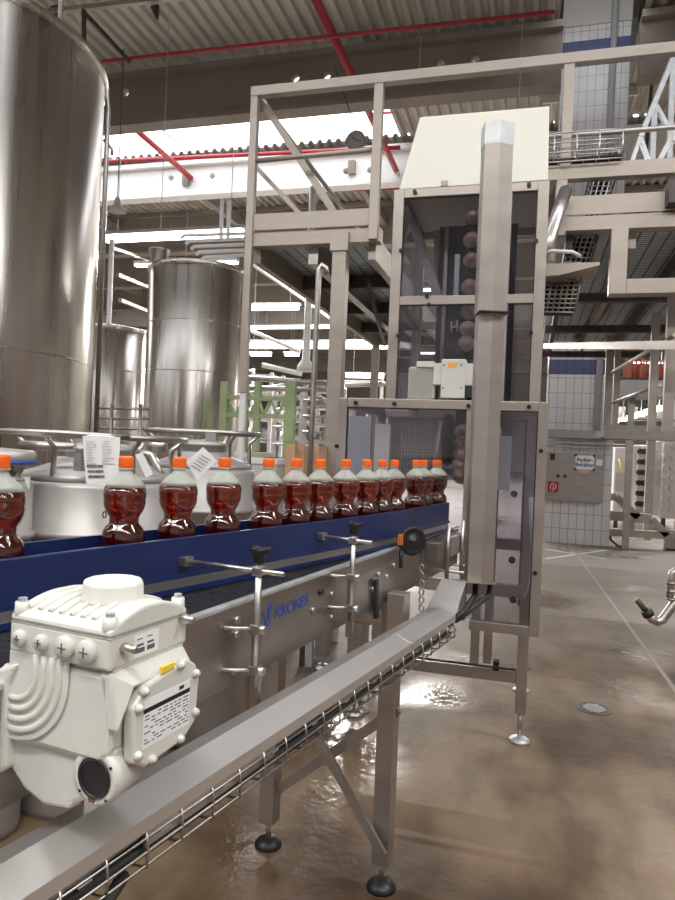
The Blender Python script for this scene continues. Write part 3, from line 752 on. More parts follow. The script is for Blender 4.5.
# lower walkway beam behind, at head height
lw = thing('walkway_beam', 'dark low beam crossing under the right platform at the height of the lamps', 'beam', PY(650, 436, 8.6))
a = PY(604, 432, 8.6); b = PY(735, 423, 8.6)
MB().box2((a.x, 8.6, PY(640, 438, 8.6).z), (b.x, 9.6, PY(640, 431, 8.6).z)).build('deck', BROWN, lw)
MB().box2((a.x, 8.55, PY(640, 438, 8.6).z - .02), (b.x, 8.6, PY(640, 431, 8.6).z + .06)).build('edge', STEELD, lw)
for px in (606, 668):
    q_ = PY(px, 436, 8.7); MB().box2((q_.x - .04, 8.65, q_.z), (q_.x + .04, 8.73, RD - .2)).build('hanger', STEELW, lw)
# truss at the right top
tt = thing('roof_truss', 'pale lattice truss at the right picture edge above the walkway', 'truss', C(660, 165, 7))
for a, b, w in (((676, 50), (640, 137), .05), ((655, 104), (652, 166), .05), ((673, 60), (669, 166), .05), ((656, 106), (676, 142), .04), ((676, 128), (656, 166), .05), ((640, 137), (650, 166), .04), ((640, 137), (630, 166), .04)):
    MB().bar(C(*a, 7), C(*b, 7), w, w).build('strut', GALV, tt)
# wire baskets
def mesh_tray(mb, o, u, v, w, nu, nv, r, dep=None, L=1, W=1, H=0):
    o = Vector(o); u = Vector(u); v = Vector(v)
    for i in range(nu + 1): mb.tube([o + u * (i / nu), o + u * (i / nu) + v], r, 5)
    for j in range(nv + 1): mb.tube([o + v * (j / nv), o + v * (j / nv) + u], r, 5)
wt = thing('wire_basket', 'horizontal wire cable basket on the knee rail right of the tall duct', 'cable basket', pp(565, 165))
mb = MB(); o_ = pp(510, 166, 5.03); u_ = pp(622, 158, 5.03) - o_; u_.z = 0
mesh_tray(mb, Vector((o_.x, 5.02, zk + .05)), (u_.x, 0, 0), (0, 0, .2), 0, 5, 3, .006)
mesh_tray(mb, Vector((o_.x, 5.02, zk + .05)), (u_.x, 0, 0), (0, .22, 0), 0, 9, 3, .005)
mesh_tray(mb, Vector((o_.x, 5.24, zk + .05)), (u_.x, 0, 0), (0, 0, .2), 0, 5, 3, .006)
mb.build('wires', STEEL, wt)
cb = MB()
for k in range(4): cb.tube([(o_.x, 5.07 + k * .04, zk + .085), (o_.x + u_.x * .5, 5.07 + k * .04, zk + .075), (o_.x + u_.x, 5.07 + k * .04, zk + .085)], .016, 8)
cb.build('cables', RUB, wt)
wt2 = thing('wire_basket', 'wire cable basket dropping steeply behind the knee rail', 'cable basket', PY(570, 262, 5.4))
A = PY(598, 150, 5.35); B = PY(565, 262, 5.35); Wd = PY(624, 150, 5.35) - A
mb = MB(); mesh_tray(mb, A, B - A, Wd, 0, 22, 5, .006); mesh_tray(mb, A + Vector((0, .12, 0)), B - A, Wd, 0, 22, 3, .005)
mesh_tray(mb, A, B - A, (0, .12, 0), 0, 22, 2, .006); mesh_tray(mb, A + Wd, B - A, (0, .12, 0), 0, 22, 2, .006)
mb.build('wires', STEEL, wt2)
cb = MB()
for k in range(4): cb.tube([A + Wd * (.2 + .2 * k) + Vector((0, .06, 0)), (A + B) / 2 + Wd * (.22 + .18 * k) + Vector((0, .05, 0)), B + Wd * (.2 + .2 * k) + Vector((0, .06, 0))], .02, 8)
cb.build('cables', RUB, wt2)
wt3 = thing('wire_basket', 'dark wire cable basket below the shelf plate beside the tower', 'cable basket', PY(560, 315, 5.0))
A = PY(548, 272, 4.9); B = PY(541, 312, 4.9); Wd = PY(582, 272, 4.9) - A
mb = MB(); mesh_tray(mb, A, B - A, Wd, 0, 9, 6, .007); mesh_tray(mb, A, B - A, Vector((0, .2, 0)), 0, 9, 3, .007)
mb.build('wires', STEELD, wt3)
cb = MB()
for k in range(5): cb.tube([A + Wd * (.1 + .18 * k) + Vector((0, .1, 0)), B + Wd * (.1 + .18 * k) + Vector((0, .1, 0))], .03, 8)
cb.build('cables', RUB, wt3)
tag(MB().prism([PY(544, 264, 4.7), PY(600, 262, 4.7), PY(600, 265, 4.7), PY(560, 275, 4.7), PY(544, 276, 4.7)], (0, .3, 0)).build('shelf_plate', PLAT), 'tapered shelf plate sticking out right of the tower', 'plate')
pipe_thing('elbow_pipe', [PY(549, 262, 4.8), PY(550, 238, 4.8), PY(558, 214, 4.9), PY(566, 190, 5.0)], .045, STEEL, 'shiny curved pipe rising beside the tower', 'pipe')
pipe_thing('hose', [PY(545, 254, 4.65), PY(552, 251, 4.65), PY(572, 252, 4.65), PY(580, 256, 4.7)], .012, PIPEW, 'thin white hose crossing in front of the curved pipe', 'hose')

# ------------------------------------------------------------------ tiled pillar and cabinet
YPIL = 12.55
xa = PY(556, 200, YPIL).x; xb = PY(609, 543, YPIL).x
PI_ = MB().box2((xa, YPIL, 0), (xb, YPIL + 1.0, 9.74)).build('tiled_pillar', TILE)
tag(PI_, 'square pillar clad in white tiles with dark blue tile bands', 'pillar')
zz = PY(600, 24, YPIL).z
MB().box2((xa - .01, YPIL - .02, zz), (xb + .01, YPIL, 9.72)).build('plaster_top', mat('plaster', (.52, .50, .47), .8), PI_)
xp = PY(604, 400, YPIL).x - .1
pipe_thing('drain_pipe', [(xp, YPIL - .08, PY(604, 432, YPIL).z), (xp, YPIL - .08, 9.7)], .055, GREYM, 'grey drain pipe running up the front of the tiled pillar', 'pipe')
CB = thing('steel_cabinet', 'flat steel wall cabinet on the lower part of the tiled pillar', 'cabinet', (0, YPIL, 0))
def q(px, py, y): return PY(px, py, y)
yc = YPIL - .12
ca, cb_ = q(541, 470, yc), q(603, 470, yc)
zt_, zb_ = q(575, 453, yc).z, q(575, 501.5, yc).z
CB.location = ((ca.x + cb_.x) / 2, yc, zb_)
MB().box2((ca.x, yc, zb_), (cb_.x, YPIL - .003, zt_)).build('body', STEELD, CB, bevel=.005)
xs = q(560, 470, yc).x
MB().box2((ca.x + .01, yc - .012, zb_ + .02), (xs - .006, yc - .001, zt_ - .02)).build('door', STEELD, CB)
MB().box2((xs + .006, yc - .012, zb_ + .02), (cb_.x - .01, yc - .001, zt_ - .02)).build('door', STEELD, CB)
for px in (558, 565): MB().cyl((q(px, 476, yc).x, yc - .02, q(px, 476, yc).z), (q(px, 476, yc).x, yc - .012, q(px, 476, yc).z), .03, 14).build('lock', DARKM, CB)
sg = thing('wall_sign', 'white sign with dark blue lettering on the steel cabinet', 'sign', q(584, 470, yc))
a, b = q(575, 470, yc), q(593.5, 470, yc); zt_, zb_ = q(584, 455.5, yc).z, q(584, 469.5, yc).z
MB().box2((a.x, yc - .025, zb_), (b.x, yc - .014, zt_)).build('board', PAPER, sg)
for x in (a.x, b.x):
    for z in (zt_, zb_): MB().cyl((x, yc - .03, z), (x, yc - .013, z), .022, 10).build('corner_clip', BLACK, sg)
xm = (a.x + b.x) / 2; hh = zt_ - zb_
text('lettering', 'Radler-', .088, INKB, sg, (xm, yc - .027, zb_ + hh * .68), (1, 0, 0), (0, 0, 1), .002, 'CENTER')
text('lettering', 'Behälter', .088, INKB, sg, (xm, yc - .027, zb_ + hh * .33), (1, 0, 0), (0, 0, 1), .002, 'CENTER')
MB().box2((a.x + .07, yc - .022, zb_ - .06), (b.x - .07, yc - .014, zb_ - .005)).build('lower_strip', mat('pink_strip', (.62, .42, .38), .6), sg)
nb = thing('paper_note', 'small blank white note right of the lettered sign', 'note', q(600, 463, yc))
a, b = q(596, 462, yc), q(602.5, 462, yc)
MB().box2((a.x, yc - .018, q(600, 465.5, yc).z), (b.x, yc - .014, q(600, 459.5, yc).z)).build('paper', PAPER, nb)
fs = thing('fire_hose_sign', 'small red square sign with a white hose symbol', 'sign', q(553, 487, yc - .02))
yf = yc - .03
a, b = q(548, 487, yf), q(558.5, 487, yf); z0_, z1_ = q(553, 492, yf).z, q(553, 481.5, yf).z
MB().box2((a.x, yf, z0_), (b.x, yf + .012, z1_)).build('plate', SIGNR, fs)
s_ = b.x - a.x; cx = (a.x + b.x) / 2; cz_ = (z0_ + z1_) / 2
w_ = mat('sign_white', (.85, .70, .68), .5)
pts = [(-.25, -.32), (-.28, .05), (-.15, .32), (.12, .34), (.28, .12), (.22, -.12), (0, -.32), (-.12, -.42)]
mb = MB().tube([(cx + x * s_, yf - .003, cz_ + y * s_) for x, y in pts], s_ * .045, 6)
mb.tube([(cx + x * s_, yf - .003, cz_ + y * s_) for x, y in [(-.1, .2), (.05, .05), (.02, -.1), (-.1, -.2)]], s_ * .04, 6)
mb.build('hose_symbol', w_, fs)
sk = thing('wall_socket', 'small dark socket box above the fire sign', 'socket', q(552, 456, yc))
MB().box2((q(550, 456, yc).x, yc - .04, q(552, 460, yc).z), (q(555, 456, yc).x, yc - .013, q(552, 453.5, yc).z)).build('box', DARKM, sk)
MB().cyl((q(552.5, 457, yc).x, yc - .05, q(552, 457, yc).z), (q(552.5, 457, yc).x, yc - .04, q(552, 457, yc).z), .02, 10).build('socket_face', RUB, sk)
# horizontal ducts in front of the pillar
cd = thing('cable_channel', 'horizontal steel cable channel crossing the tiled pillar above the cabinet', 'cable channel', q(575, 436, YPIL - .2))
a, b = q(535, 434, YPIL - .2), q(612, 434, YPIL - .2)
MB().box2((a.x, YPIL - .2, q(575, 438, YPIL - .2).z), (b.x, YPIL - .05, q(575, 430, YPIL - .2).z)).build('channel', STEELD, cd)
mb = MB()
for py in (443, 447): mb.tube([(a.x, YPIL - .1, q(575, py, YPIL - .1).z), (b.x, YPIL - .1, q(575, py, YPIL - .1).z)], .02, 6)
mb.build('conduits', GREYM, cd)

# ------------------------------------------------------------------ right background hall
bf = thing('barrier_frame', 'low grey welded steel base frame right of the tiled pillar', 'frame', PH(640, 545, 0))
yb = PH(640, 548, 0).y
def bq(px, py): return PY(px, py, yb)
for a, b, w in (((608, 497), (616, 497), .12), ((616, 497), (638, 517), .12), ((607, 515), (651, 519), .16), ((651, 519), (667, 535), .12), ((607, 532), (676, 536), .12)):
    MB().bar(bq(*a), bq(*b), .1, w).build('frame_bar', STEELW, bf)
for px, y0, y1, w in ((631, 516, 534, .12), (672, 530, 549, .22)):
    a = bq(px, y0); b = bq(px, y1); MB().box2((a.x - w / 2, yb, max(0, b.z)), (a.x + w / 2, yb + .1, a.z)).build('upright', STEELD if px > 640 else STEELW, bf)
MB().box2((bq(665, 549).x, yb - .05, 0), (bq(680, 549).x, yb + .15, .03)).build('foot_plate', BLACK, bf)
MB().tube([bq(607, 520), bq(611, 540), bq(618, 546), PH(628, 547, .02)], .02).build('hose', RUB, bf)
def machine(px0, px1, py0, z, label, rows, m_, dots=None, cat='machine'):
    a = C(px0, py0, z); b = C(px1, py0, z); t = thing('bottling_machine', label, cat, ((a.x + b.x) / 2, a.y, 0))
    MB().box2((a.x, a.y, .25), (b.x, a.y + 1.2, a.z)).build('housing', m_, t, bevel=.02)
    w = b.x - a.x
    for k in range(rows):
        zz = .3 + (a.z - .35) * k / rows
        MB().box2((a.x + .04, a.y - .02, zz + .03), (b.x - .04, a.y - .001, zz + (a.z - .35) / rows - .03)).build('panel', STEEL if k % 2 else m_, t)
        if dots:
            mb = MB(); n = max(3, int(w / .22))
            for i in range(n): mb.cyl((a.x + (i + .5) * w / n, a.y - .08, zz + .15), (a.x + (i + .5) * w / n, a.y - .02, zz + .15), .07, 10)
            mb.build('round_caps', dots, t)
    for x in (a.x + .08, b.x - .08): MB().box2((x - .04, a.y, 0), (x + .04, a.y + .1, .25)).build('leg', DARKM, t)
    return t
machine(615, 634, 447, 15, 'pale tall machine with a yellow strap right of the tiled pillar', 3, PINKM)
pipe_thing('yellow_strap', [C(619, 459, 14.8), C(620.5, 466, 14.8), C(622, 473, 14.8)], .015, YELL, 'yellow strap hanging on the pale machine right of the pillar', 'strap')
machine(638, 650, 445, 16.5, 'steel machine in the distance left of the grey column', 6, STEEL, DARKM)
machine(663, 684, 440, 15, 'steel machine with rows of round caps at the right picture edge', 7, STEEL, DRUM)
cc = C(650, 480, 13)
tag(MB().box2((cc.x - .07, cc.y, 0), (cc.x + .07, cc.y + .14, 2.0)).build('steel_post', STEELW), 'grey steel post between two distant machines at the right', 'post')
cc = C(657, 470, 19)
machine(653, 662, 446, 19, 'bluish distant machine behind the grey post', 2, mat('blue_grey', (.5, .58, .62), .4))
rack(605, 675, 395, 30, 'long rack in the far right hall', 5, pipes=3)
# upper right: conveyor with orange crates on it
uc = thing('upper_conveyor', 'overhead conveyor with grey sides behind the right walkway', 'conveyor', PY(655, 385, 12.0))
a, b = PY(622, 382, 12), PY(720, 376, 12)
MB().box2((a.x, 12, PY(650, 396, 12).z), (b.x, 12.7, PY(650, 380, 12).z)).build('side', GREYM, uc)
MB().box2((a.x, 12.02, PY(650, 380, 12).z), (b.x, 12.68, PY(650, 378, 12).z)).build('belt', DARKM, uc)
for x in (a.x + .2, b.x - .2): MB().box2((x - .05, 12.3, 0), (x + .05, 12.4, PY(650, 396, 12).z)).build('post', STEELW, uc)
mat_bot = mat('bottle_orange_red', (.50, .13, .07), .4)
ub = MB()
zc_ = PY(650, 378, 12).z
n = 22; first = None
for i in range(n):
    x = a.x + .08 + i * (b.x - a.x - .2) / n
    if first is None:
        first = thing('bottle', 'orange-red bottle riding on the overhead conveyor behind the right walkway', 'bottle', (x, 12.25, zc_), 0, 'bottles on the overhead conveyor')
        MB().lathe([(.04, 0), (.045, .02), (.045, .2), (.02, .27), (.015, .3)], None, 12).build('body', mat_bot, first, True)
        MB().lathe([(.018, .29), (.018, .33), (0, .33)], None, 10).build('cap', ORANGE, first, True)
    else:
        c_ = copy_tree(first); c_.location = (x, 12.2 + random.random() * .3, zc_)

# stainless stub pipe with green handle at the right edge
sp_ = thing('hose_valve', 'shiny curved pipe end with a green grip at the right picture edge', 'valve', PH(672, 640, 0))
zz_ = 5.2
MB().tube([C(636, 599, zz_), C(646, 611, zz_)], .022).build('green_grip', mat('grip_green', (.07, .085, .05), .5), sp_)
MB().tube([C(646, 610, zz_), C(649, 616, zz_)], .042).build('coupling', DARKM, sp_)
MB().tube([C(648, 614, zz_), C(652, 619, zz_), C(657, 622, zz_), C(662, 620, zz_), C(667, 613, zz_), C(676, 601, zz_), C(690, 590, zz_)], .034, 14).build('bend', STEEL, sp_)
MB().tube([C(690, 570, zz_), C(677, 570, zz_), C(672, 573, zz_), C(671, 580, zz_), C(670, 598, zz_)], .028, 12).build('riser', STEEL, sp_)
for py in (582, 590, 598): MB().cyl(C(671, py, zz_), C(671, py + 2, zz_), .036, 14).build('collar', STEELD, sp_)
MB().cyl(C(690, 590, zz_), Vector((*C(690, 590, zz_).xy, 0)), .04, 12).build('foot_pipe', STEEL, sp_)

# ------------------------------------------------------------------ conveyor
CA = math.radians(24.2)
def cd_(s, off, h):     # s = distance along, off = perpendicular offset towards the camera
    dx, dz = math.sin(CA), math.cos(CA); nx, nz = math.cos(CA), -math.sin(CA)
    return V(-.268 + dx * s + nx * off, 1.265 + dz * s + nz * off, h)
CW = math.pi and (CA * -1 + PSI)       # world rotation of the conveyor direction
cdir = (cd_(1, 0, 0) - cd_(0, 0, 0)).normalized(); cnrm = (cd_(0, 1, 0) - cd_(0, 0, 0)).normalized()
RC = Matrix((cnrm, cdir, Z3)).transposed()
S0, S1 = -1.6, 2.02
CV = thing('bottle_conveyor', 'long steel bottle conveyor with black chain and blue logo lettering', 'conveyor', cd_(.5, -.2, -1.5))
WB = .43
def slab(s0, s1, o0, o1, h0, h1):
    return MB().box(cd_((s0 + s1) / 2, (o0 + o1) / 2, (h0 + h1) / 2), (abs(o1 - o0), s1 - s0, h1 - h0), RC)
slab(S0, 1.45, -.006, 0, -.50, -.338).build('side_panel', STEELD, CV)
slab(1.47, S1, -.006, 0, -.50, -.345).build('side_panel', STEELD, CV)
slab(S0, S1, -WB, -WB + .006, -.50, -.34).build('side_panel', STEELD, CV)
slab(S0, S1, -.016, .003, -.338, -.329).build('wear_strip', GALV, CV, bevel=.002)
slab(S0, S1, -WB + .006, -.022, -.36, -.333).build('chain_belt', BELT, CV)
slab(S0, S1, -WB + .006, -.006, -.49, -.47).build('return_tray', STEELD, CV)
for s_, o_ in ((-1.2, 0), (.4, 0)):
    pass
# bolts on the panel
for i, (px, py) in enumerate([(236, 620), (236, 634), (233, 672), (331, 594), (331, 617), (320, 592), (386, 576), (372, 589), (378, 574), (393, 565), (375, 607), (400, 560), (312, 650 - 40)]):
    dxr = (px - 337.5) / F
    # point on the panel plane
    d_ = ray(px, py); n_ = cnrm; t_ = (cd_(0, 0, 0) - CAM).dot(n_) / d_.dot(n_); P0 = CAM + d_ * t_
    rr = .008 if i not in (5,) else .009
    MB().cyl(P0 - n_ * .002, P0 + n_ * .007, rr, 12).build('bolt', BLACK if i in (5,) else STEEL, CV)
# logo
def panel_pt(px, py, off=.0006):
    d_ = ray(px, py); t_ = (cd_(0, off, 0) - CAM).dot(cnrm) / d_.dot(cnrm); return CAM + d_ * t_
lo = panel_pt(275, 613.5); hi = panel_pt(308.5, 600)
LEN = (hi - lo).dot(cdir)
tm = text('logo_lettering', 'KRONES', 1.0, LOGO, CV, Vector((0, 0, 0)), (1, 0, 0), (0, 1, 0), .0)
inv = wm(CV).inverted(); w0 = max((wm(CV) @ v.co).x for v in tm.data.vertices); h0 = .73
zc0 = (lo.z + hi.z) / 2; ztop_ = panel_pt(290, 599).z; zbot_ = panel_pt(290, 617).z
for v in tm.data.vertices:
    c_ = wm(CV) @ v.co
    bz_ = .01 * round(c_.z * 1000)
    v.co = inv @ (lo + cdir * (c_.x / w0 * LEN) + Z3 * (zc0 - lo.z + c_.y / h0 * .030) + cnrm * (.0004 + .0004 * (1 if c_.z > 0 else 0)))
# logo mark: two slanted swallow-tail strokes
for pts in ([(262.5, 611), (265.5, 616), (268.5, 624), (267.5, 630), (265.5, 630), (264.5, 620)], [(272.5, 600), (270.5, 610), (269.6, 618), (270.2, 623), (267.5, 614), (269, 606)]):
    MB().prism([panel_pt(x, y) for x, y in pts], cnrm * .0006).build('logo_mark', LOGO, CV)
# supports
def leg(parent, base, top, w, foot=.05, m_=STEELW, cup=BLACK, spindle=.09, name='leg'):
    b = Vector(base); zt = top
    l_ = MB().box((b.x, b.y, (spindle + zt) / 2), (w, w, zt - spindle), RC).build(name, m_, parent, bevel=.003)
    MB().cyl((b.x, b.y, .02), (b.x, b.y, spindle + .01), .009, 10).build('spindle', STEEL, l_, False)
    MB().lathe([(0, 0), (foot, 0), (foot, .008), (foot * .8, .022), (.016, .035), (0, .035)], Matrix.Translation((b.x, b.y, 0)), 24).build('foot_pad', cup, l_)
    return l_
L1 = PH(381, 888, 0); L2 = PH(268, 845, 0)
leg(CV, L1, CAMH - .49, .06); leg(CV, L2, CAMH - .50, .06)
MB().bar(L1 + Z3 * .62 + cnrm * .035, L2 + Z3 * .22 + cnrm * .035, .012, .035).build('cross_brace', STEELW, CV)
q1_ = C(318, 738, 2.42); q2_ = C(383, 855, 2.30)
MB().bar(q1_, q2_, .012, .03).build('cross_brace', STEELW, CV)
leg(CV, cd_(-.95, -.05, -1.5), CAMH - .50, .06); leg(CV, cd_(-.95, -.38, -1.5), CAMH - .50, .06)
# gusset bracket below the panel
MB().prism([cd_(.27, -.03, -.5), cd_(.37, -.03, -.5), cd_(.42, -.03, -.62), cd_(.27, -.03, -.62)], cnrm * .006).build('gusset', STEELW, CV)
MB().prism([cd_(.27, -.01, -.45), cd_(.29, -.01, -.45), cd_(.29, -.01, -.66), cd_(.27, -.01, -.66)], cnrm * .006).build('perforated_strip', STEEL, CV)
# junction boxes at the far end of the conveyor
pb = panel_pt(387, 606)
MB().box(pb + cnrm * .04 + Z3 * -.03, (.06, .06, .16), RC).build('terminal_box', STEELW, CV, bevel=.003)
MB().bar(panel_pt(376, 580, .01), panel_pt(376, 618, .01), .02, .012, cnrm).build('slot_bar', DARKM, CV)
for k, s_ in enumerate((1.52, 1.72, 1.9)):
    slab(s_, s_ + .14, .0, .05, -.43, -.35).build('bearing_block', STEELW if k % 2 else STEELD, CV, bevel=.003)
    MB().cyl(cd_(s_ + .07, -.2, -.5), cd_(s_ + .07, .09, -.5), .006, 8).build('cross_rod', STEEL, CV)
for s_ in (1.62, 1.85, 1.98):
    MB().cyl(cd_(s_, .06, -.29), cd_(s_, .06, -.52), .008, 8).build('upright_rod', STEEL, CV)
MB().tube([cd_(1.05, -.25, -.5), cd_(1.15, -.2, -.56), cd_(1.25, -.12, -.6), cd_(1.4, -.1, -.58)], .03, 12).build('pipe_bend', STEEL, CV)
for (a, b) in (((418, 575), (421, 612)),):
    mb = MB()
    for k in range(6): 
        p = C(421.5, 568 + k * 8, 2.3); mb.tube([p + Vector((.008 * math.cos(t), 0, .013 * math.sin(t))) for t in [x * PI / 4 for x in range(8)]], .003, 5, True)
    mb.build('chain', STEELD, CV)

# machine support feet seen behind the conveyor
ml = thing('rear_conveyor_frame', 'steel under-frame with two legs visible below the conveyor before the tower', 'frame', PH(340, 690, 0))
for (px, py) in ((322, 668), (354, 714)):
    b = PH(px, py, 0); leg(ml, b, .84, .085, .06, STEELW, STEEL)
MB().bar(PH(322, 668, 0) + Z3 * .8, PH(354, 714, 0) + Z3 * .8, .06, .06).build('cross_bar', STEELW, ml)

# guide rails: polyline (xc, zc)
RL = [(-1.02, .42), (-.80, .76), (-.556, 1.137), (-.383, 1.41), (-.231, 1.64), (.009, 2.01), (.215, 2.36), (.477, 2.88)]
def offs(poly, o):
    out = []
    for i, (x, z) in enumerate(poly):
        a = poly[max(i - 1, 0)]; b = poly[min(i + 1, len(poly) - 1)]
        dx, dz = b[0] - a[0], b[1] - a[1]; l = math.hypot(dx, dz); out.append((x - dz / l * o, z + dx / l * o))
    return out
def smoothp(poly, n=5):
    out = []
    P = [poly[0]] + poly + [poly[-1]]
    for i in range(1, len(P) - 2):
        for k in range(n):
            t = k / n; r = []
            for c in (0, 1):
                p0, p1, p2, p3 = P[i - 1][c], P[i][c], P[i + 1][c], P[i + 2][c]
                r.append(.5 * (2 * p1 + (p2 - p0) * t + (2 * p0 - 5 * p1 + 4 * p2 - p3) * t * t + (3 * p1 - p0 - 3 * p2 + p3) * t ** 3))
            out.append(tuple(r))
    return out + [poly[-1]]
RLs = smoothp(RL)
def rail_strip(o0, o1, h0, h1):
    A = offs(RLs, o0); B = offs(RLs, o1); n = len(A); mb = MB(); vs = []
    for a, b in zip(A, B): vs += [V(*a, h0), V(*a, h1), V(*b, h1), V(*b, h0)]
    fs = []
    for i in range(n - 1):
        for k in range(4): fs.append((i * 4 + k, i * 4 + (k + 1) % 4, (i + 1) * 4 + (k + 1) % 4, (i + 1) * 4 + k))
    fs += [(0, 1, 2, 3), tuple((n - 1) * 4 + k for k in (3, 2, 1, 0))]
    mb.add(vs, fs); return mb
FR = thing('guide_rail', 'long blue guide rail in front of the bottles with a steel strip below', 'guide rail', V(-.2, 1.7, -.33))
rail_strip(0, .012, -.296, -.211).build('blue_face', BLUE, FR, bevel=.002)
rail_strip(-.004, .014, -.298, -.286).build('lower_edge', BLUE, FR)
rail_strip(.004, .010, -.319, -.298).build('steel_strip', STEEL, FR)
rail_strip(0, .014, -.331, -.319).build('blue_lip', BLUE, FR)
BR = thing('guide_rail', 'dark blue guide rail behind the bottles, seen past them at the left', 'guide rail', V(-.3, 1.8, -.33))
rail_strip(.104, .116, -.331, -.205).build('blue_face', BLUE, BR)
rail_strip(.104, .112, -.331, -.29).build('wear_strip', RUB, BR)

# brackets
def bracket(px, label, z0_, z1_, railpx):
    rx = (px - 337.5) / F; off = .045
    # solve s so that the point projects to px
    best = min((abs(((cd_(s / 200, off, -.4) - CAM).dot(RT)) / ((cd_(s / 200, off, -.4) - CAM).dot(fw)) - rx), s / 200) for s in range(-100, 500))[1]
    p = cd_(best, off, 0); t = thing('rail_bracket', label, 'bracket', cd_(best, off, z0_))
    MB().cyl(cd_(best, off, z0_), cd_(best, off, z1_), .0072, 14).build('rod', STEEL, t)
    k = thing; kb = MB().lathe([(0, 0), (.012, 0), (.013, .018), (.016, .02), (.017, .03), (0, .034)], Matrix.Translation(cd_(best, off, z1_)), 16)
    for a in (0, 2 * PI / 3, 4 * PI / 3): kb.box(cd_(best, off, z1_ + .026) + Vector((math.cos(a + .3) * .014, math.sin(a + .3) * .014, 0)), (.02, .012, .014), Matrix.Rotation(a + .3, 3, 'Z'))
    kb.build('knob', BLACK, t, bevel=.002)
    # horizontal rod from the rail out past the upright
    zr = z1_ - .016
    # point on the rail nearest
    best2 = min(((V(x, z, zr) - cd_(best - .04, off, zr)).length, (x, z)) for x, z in RLs)[1]
    e0 = V(best2[0], best2[1], zr); e1 = cd_(best, off, zr); dirr = (e1 - e0).normalized()
    MB().cyl(e0 - dirr * .0, e1 + dirr * .06, .005, 10).build('cross_rod', STEEL, t)
    MB().box(e1, (.022, .022, .018), RC).build('clamp', STEEL, t, bevel=.002)
    MB().box(e0 + dirr * .008, (.02, .03, .02), RC).build('rail_clamp', STEELD, t, bevel=.002)
    for zz in (z0_ + .035, z0_ + .12):
        MB().cyl(cd_(best - .05, -.002, zz + .006), cd_(best, off, zz), .0045, 8).build('stay', STEEL, t)
        MB().box(cd_(best, off, zz), (.024, .024, .02), RC).build('clamp', STEELD, t, bevel=.003)
        MB().cyl(cd_(best, off, zz), cd_(best, off + .022, zz), .009, 12).build('clamp_screw', STEEL, t)
    MB().box(cd_(best + .022, off - .01, z0_ + .03), (.02, .012, .16), RC).build('slotted_plate', STEELD, t)
    return t
bracket(255.5, 'clamp bracket with black knob holding the blue rail, left of the logo', -.50, -.245, 220)
bracket(351, 'clamp bracket with black knob holding the blue rail, right of the logo', -.47, -.235, 330)
# handwheel
hwp = None
best = min((abs(((cd_(s / 200, .05, -.33) - CAM).dot(RT)) / ((cd_(s / 200, .05, -.33) - CAM).dot(fw)) - (412 - 337.5) / F), s / 200) for s in range(-100, 500))[1]
hc = cd_(best, .05, -.30); hc.z = C(412, 541, depth(hc)).z
hw = thing('hand_wheel', 'black round hand wheel with orange number counter beside the blue rail', 'hand wheel', hc)
Mh = Matrix.Translation(hc) @ Matrix((rgt0 * .93 + fwd0 * .37, Z3, (rgt0 * .3 - fwd0 * .95))).transposed().to_4x4()
MB().lathe([(0, -.012), (.044, -.012), (.050, -.008), (.050, .006), (.045, .010), (.035, .006), (.014, .006), (.012, .02), (0, .021)], Mh, 36).build('wheel', BLACK, hw)
MB().box(C(401, 540, depth(hc) - .03), (.022, .03, .045), Matrix.Rotation(PSI, 3, 'Z')).build('counter', BLACK, hw, bevel=.003)
cf = C(400.5, 539.5, depth(hc) - .047)
MB().box(cf, (.016, .003, .034), Matrix.Rotation(PSI, 3, 'Z')).build('orange_face', mat('counter_orange', (.85, .25, .03), .5), hw)
mb = MB()
for k in range(4):
    for j in range(2): mb.box(cf + rgt0 * (-.004 + j * .007) + Z3 * (.011 - k * .0075) - fwd0 * .002, (.004, .001, .0045), Matrix.Rotation(PSI, 3, 'Z'))
mb.build('digits', BLACK, hw)
MB().cyl(hc + Z3 * -.03, hc + fwd0 * .1 + Z3 * -.0, .008, 8).build('shaft', STEEL, hw)
MB().cyl(C(401, 550, depth(hc) - .02), C(401, 568, depth(hc) - .02), .007, 8).build('mounting_pin', BLACK, hw)

# ------------------------------------------------------------------ bottles
def make_bottle(label):
    b = thing('juice_bottle', label, 'bottle', (0, 0, 0), 0, 'filled bottles on the conveyor')
    prof = [(0, .004), (.030, 0), (.038, .004), (.0415, .015), (.042, .05), (.041, .07), (.042, .09), (.0435, .108), (.0418, .113), (.0437, .118), (.0438, .132), (.042, .141), (.0375, .149), (.0315, .155), (.0300, .160), (.0310, .164), (.0300, .168),
            (.0335, .175), (.0385, .183), (.0418, .192), (.0432, .201), (.0422, .206), (.0437, .211), (.0437, .221), (.0415, .232)]
    sh = [(.0415, .232), (.0345, .242), (.024, .253), (.0155, .260), (.0135, .264), (.0135, .268), (.0165, .2685), (.0165, .271), (.0135, .2715)]
    def ripple(pr): return pr
    MB().lathe(prof, None, 36).build('body', PET, b, True)
    MB().lathe(sh, None, 36).build('shoulder', PETS, b, True)
    MB().lathe([(0, .007)] + [(max(r - .0012, 0), z + (.0015 if i == 1 else 0)) for i, (r, z) in enumerate(prof[1:])] + [(.0385, .2345), (.0, .2345)], None, 36).build('drink', DRINK, b, True)
    mb = MB().lathe([(.0145, .2715), (.0150, .273), (.0150, .292), (.0138, .2955), (0, .296)], None, 36)
    for k in range(24):
        a = 2 * PI * k / 24; mb.box((.0150 * math.cos(a), .0150 * math.sin(a), .282), (.0012, .0014, .018), Matrix.Rotation(a, 3, 'Z'))
    mb.build('cap', ORANGE, b, True)
    return b
BLn = smoothp(offs(RL, .058), 30)
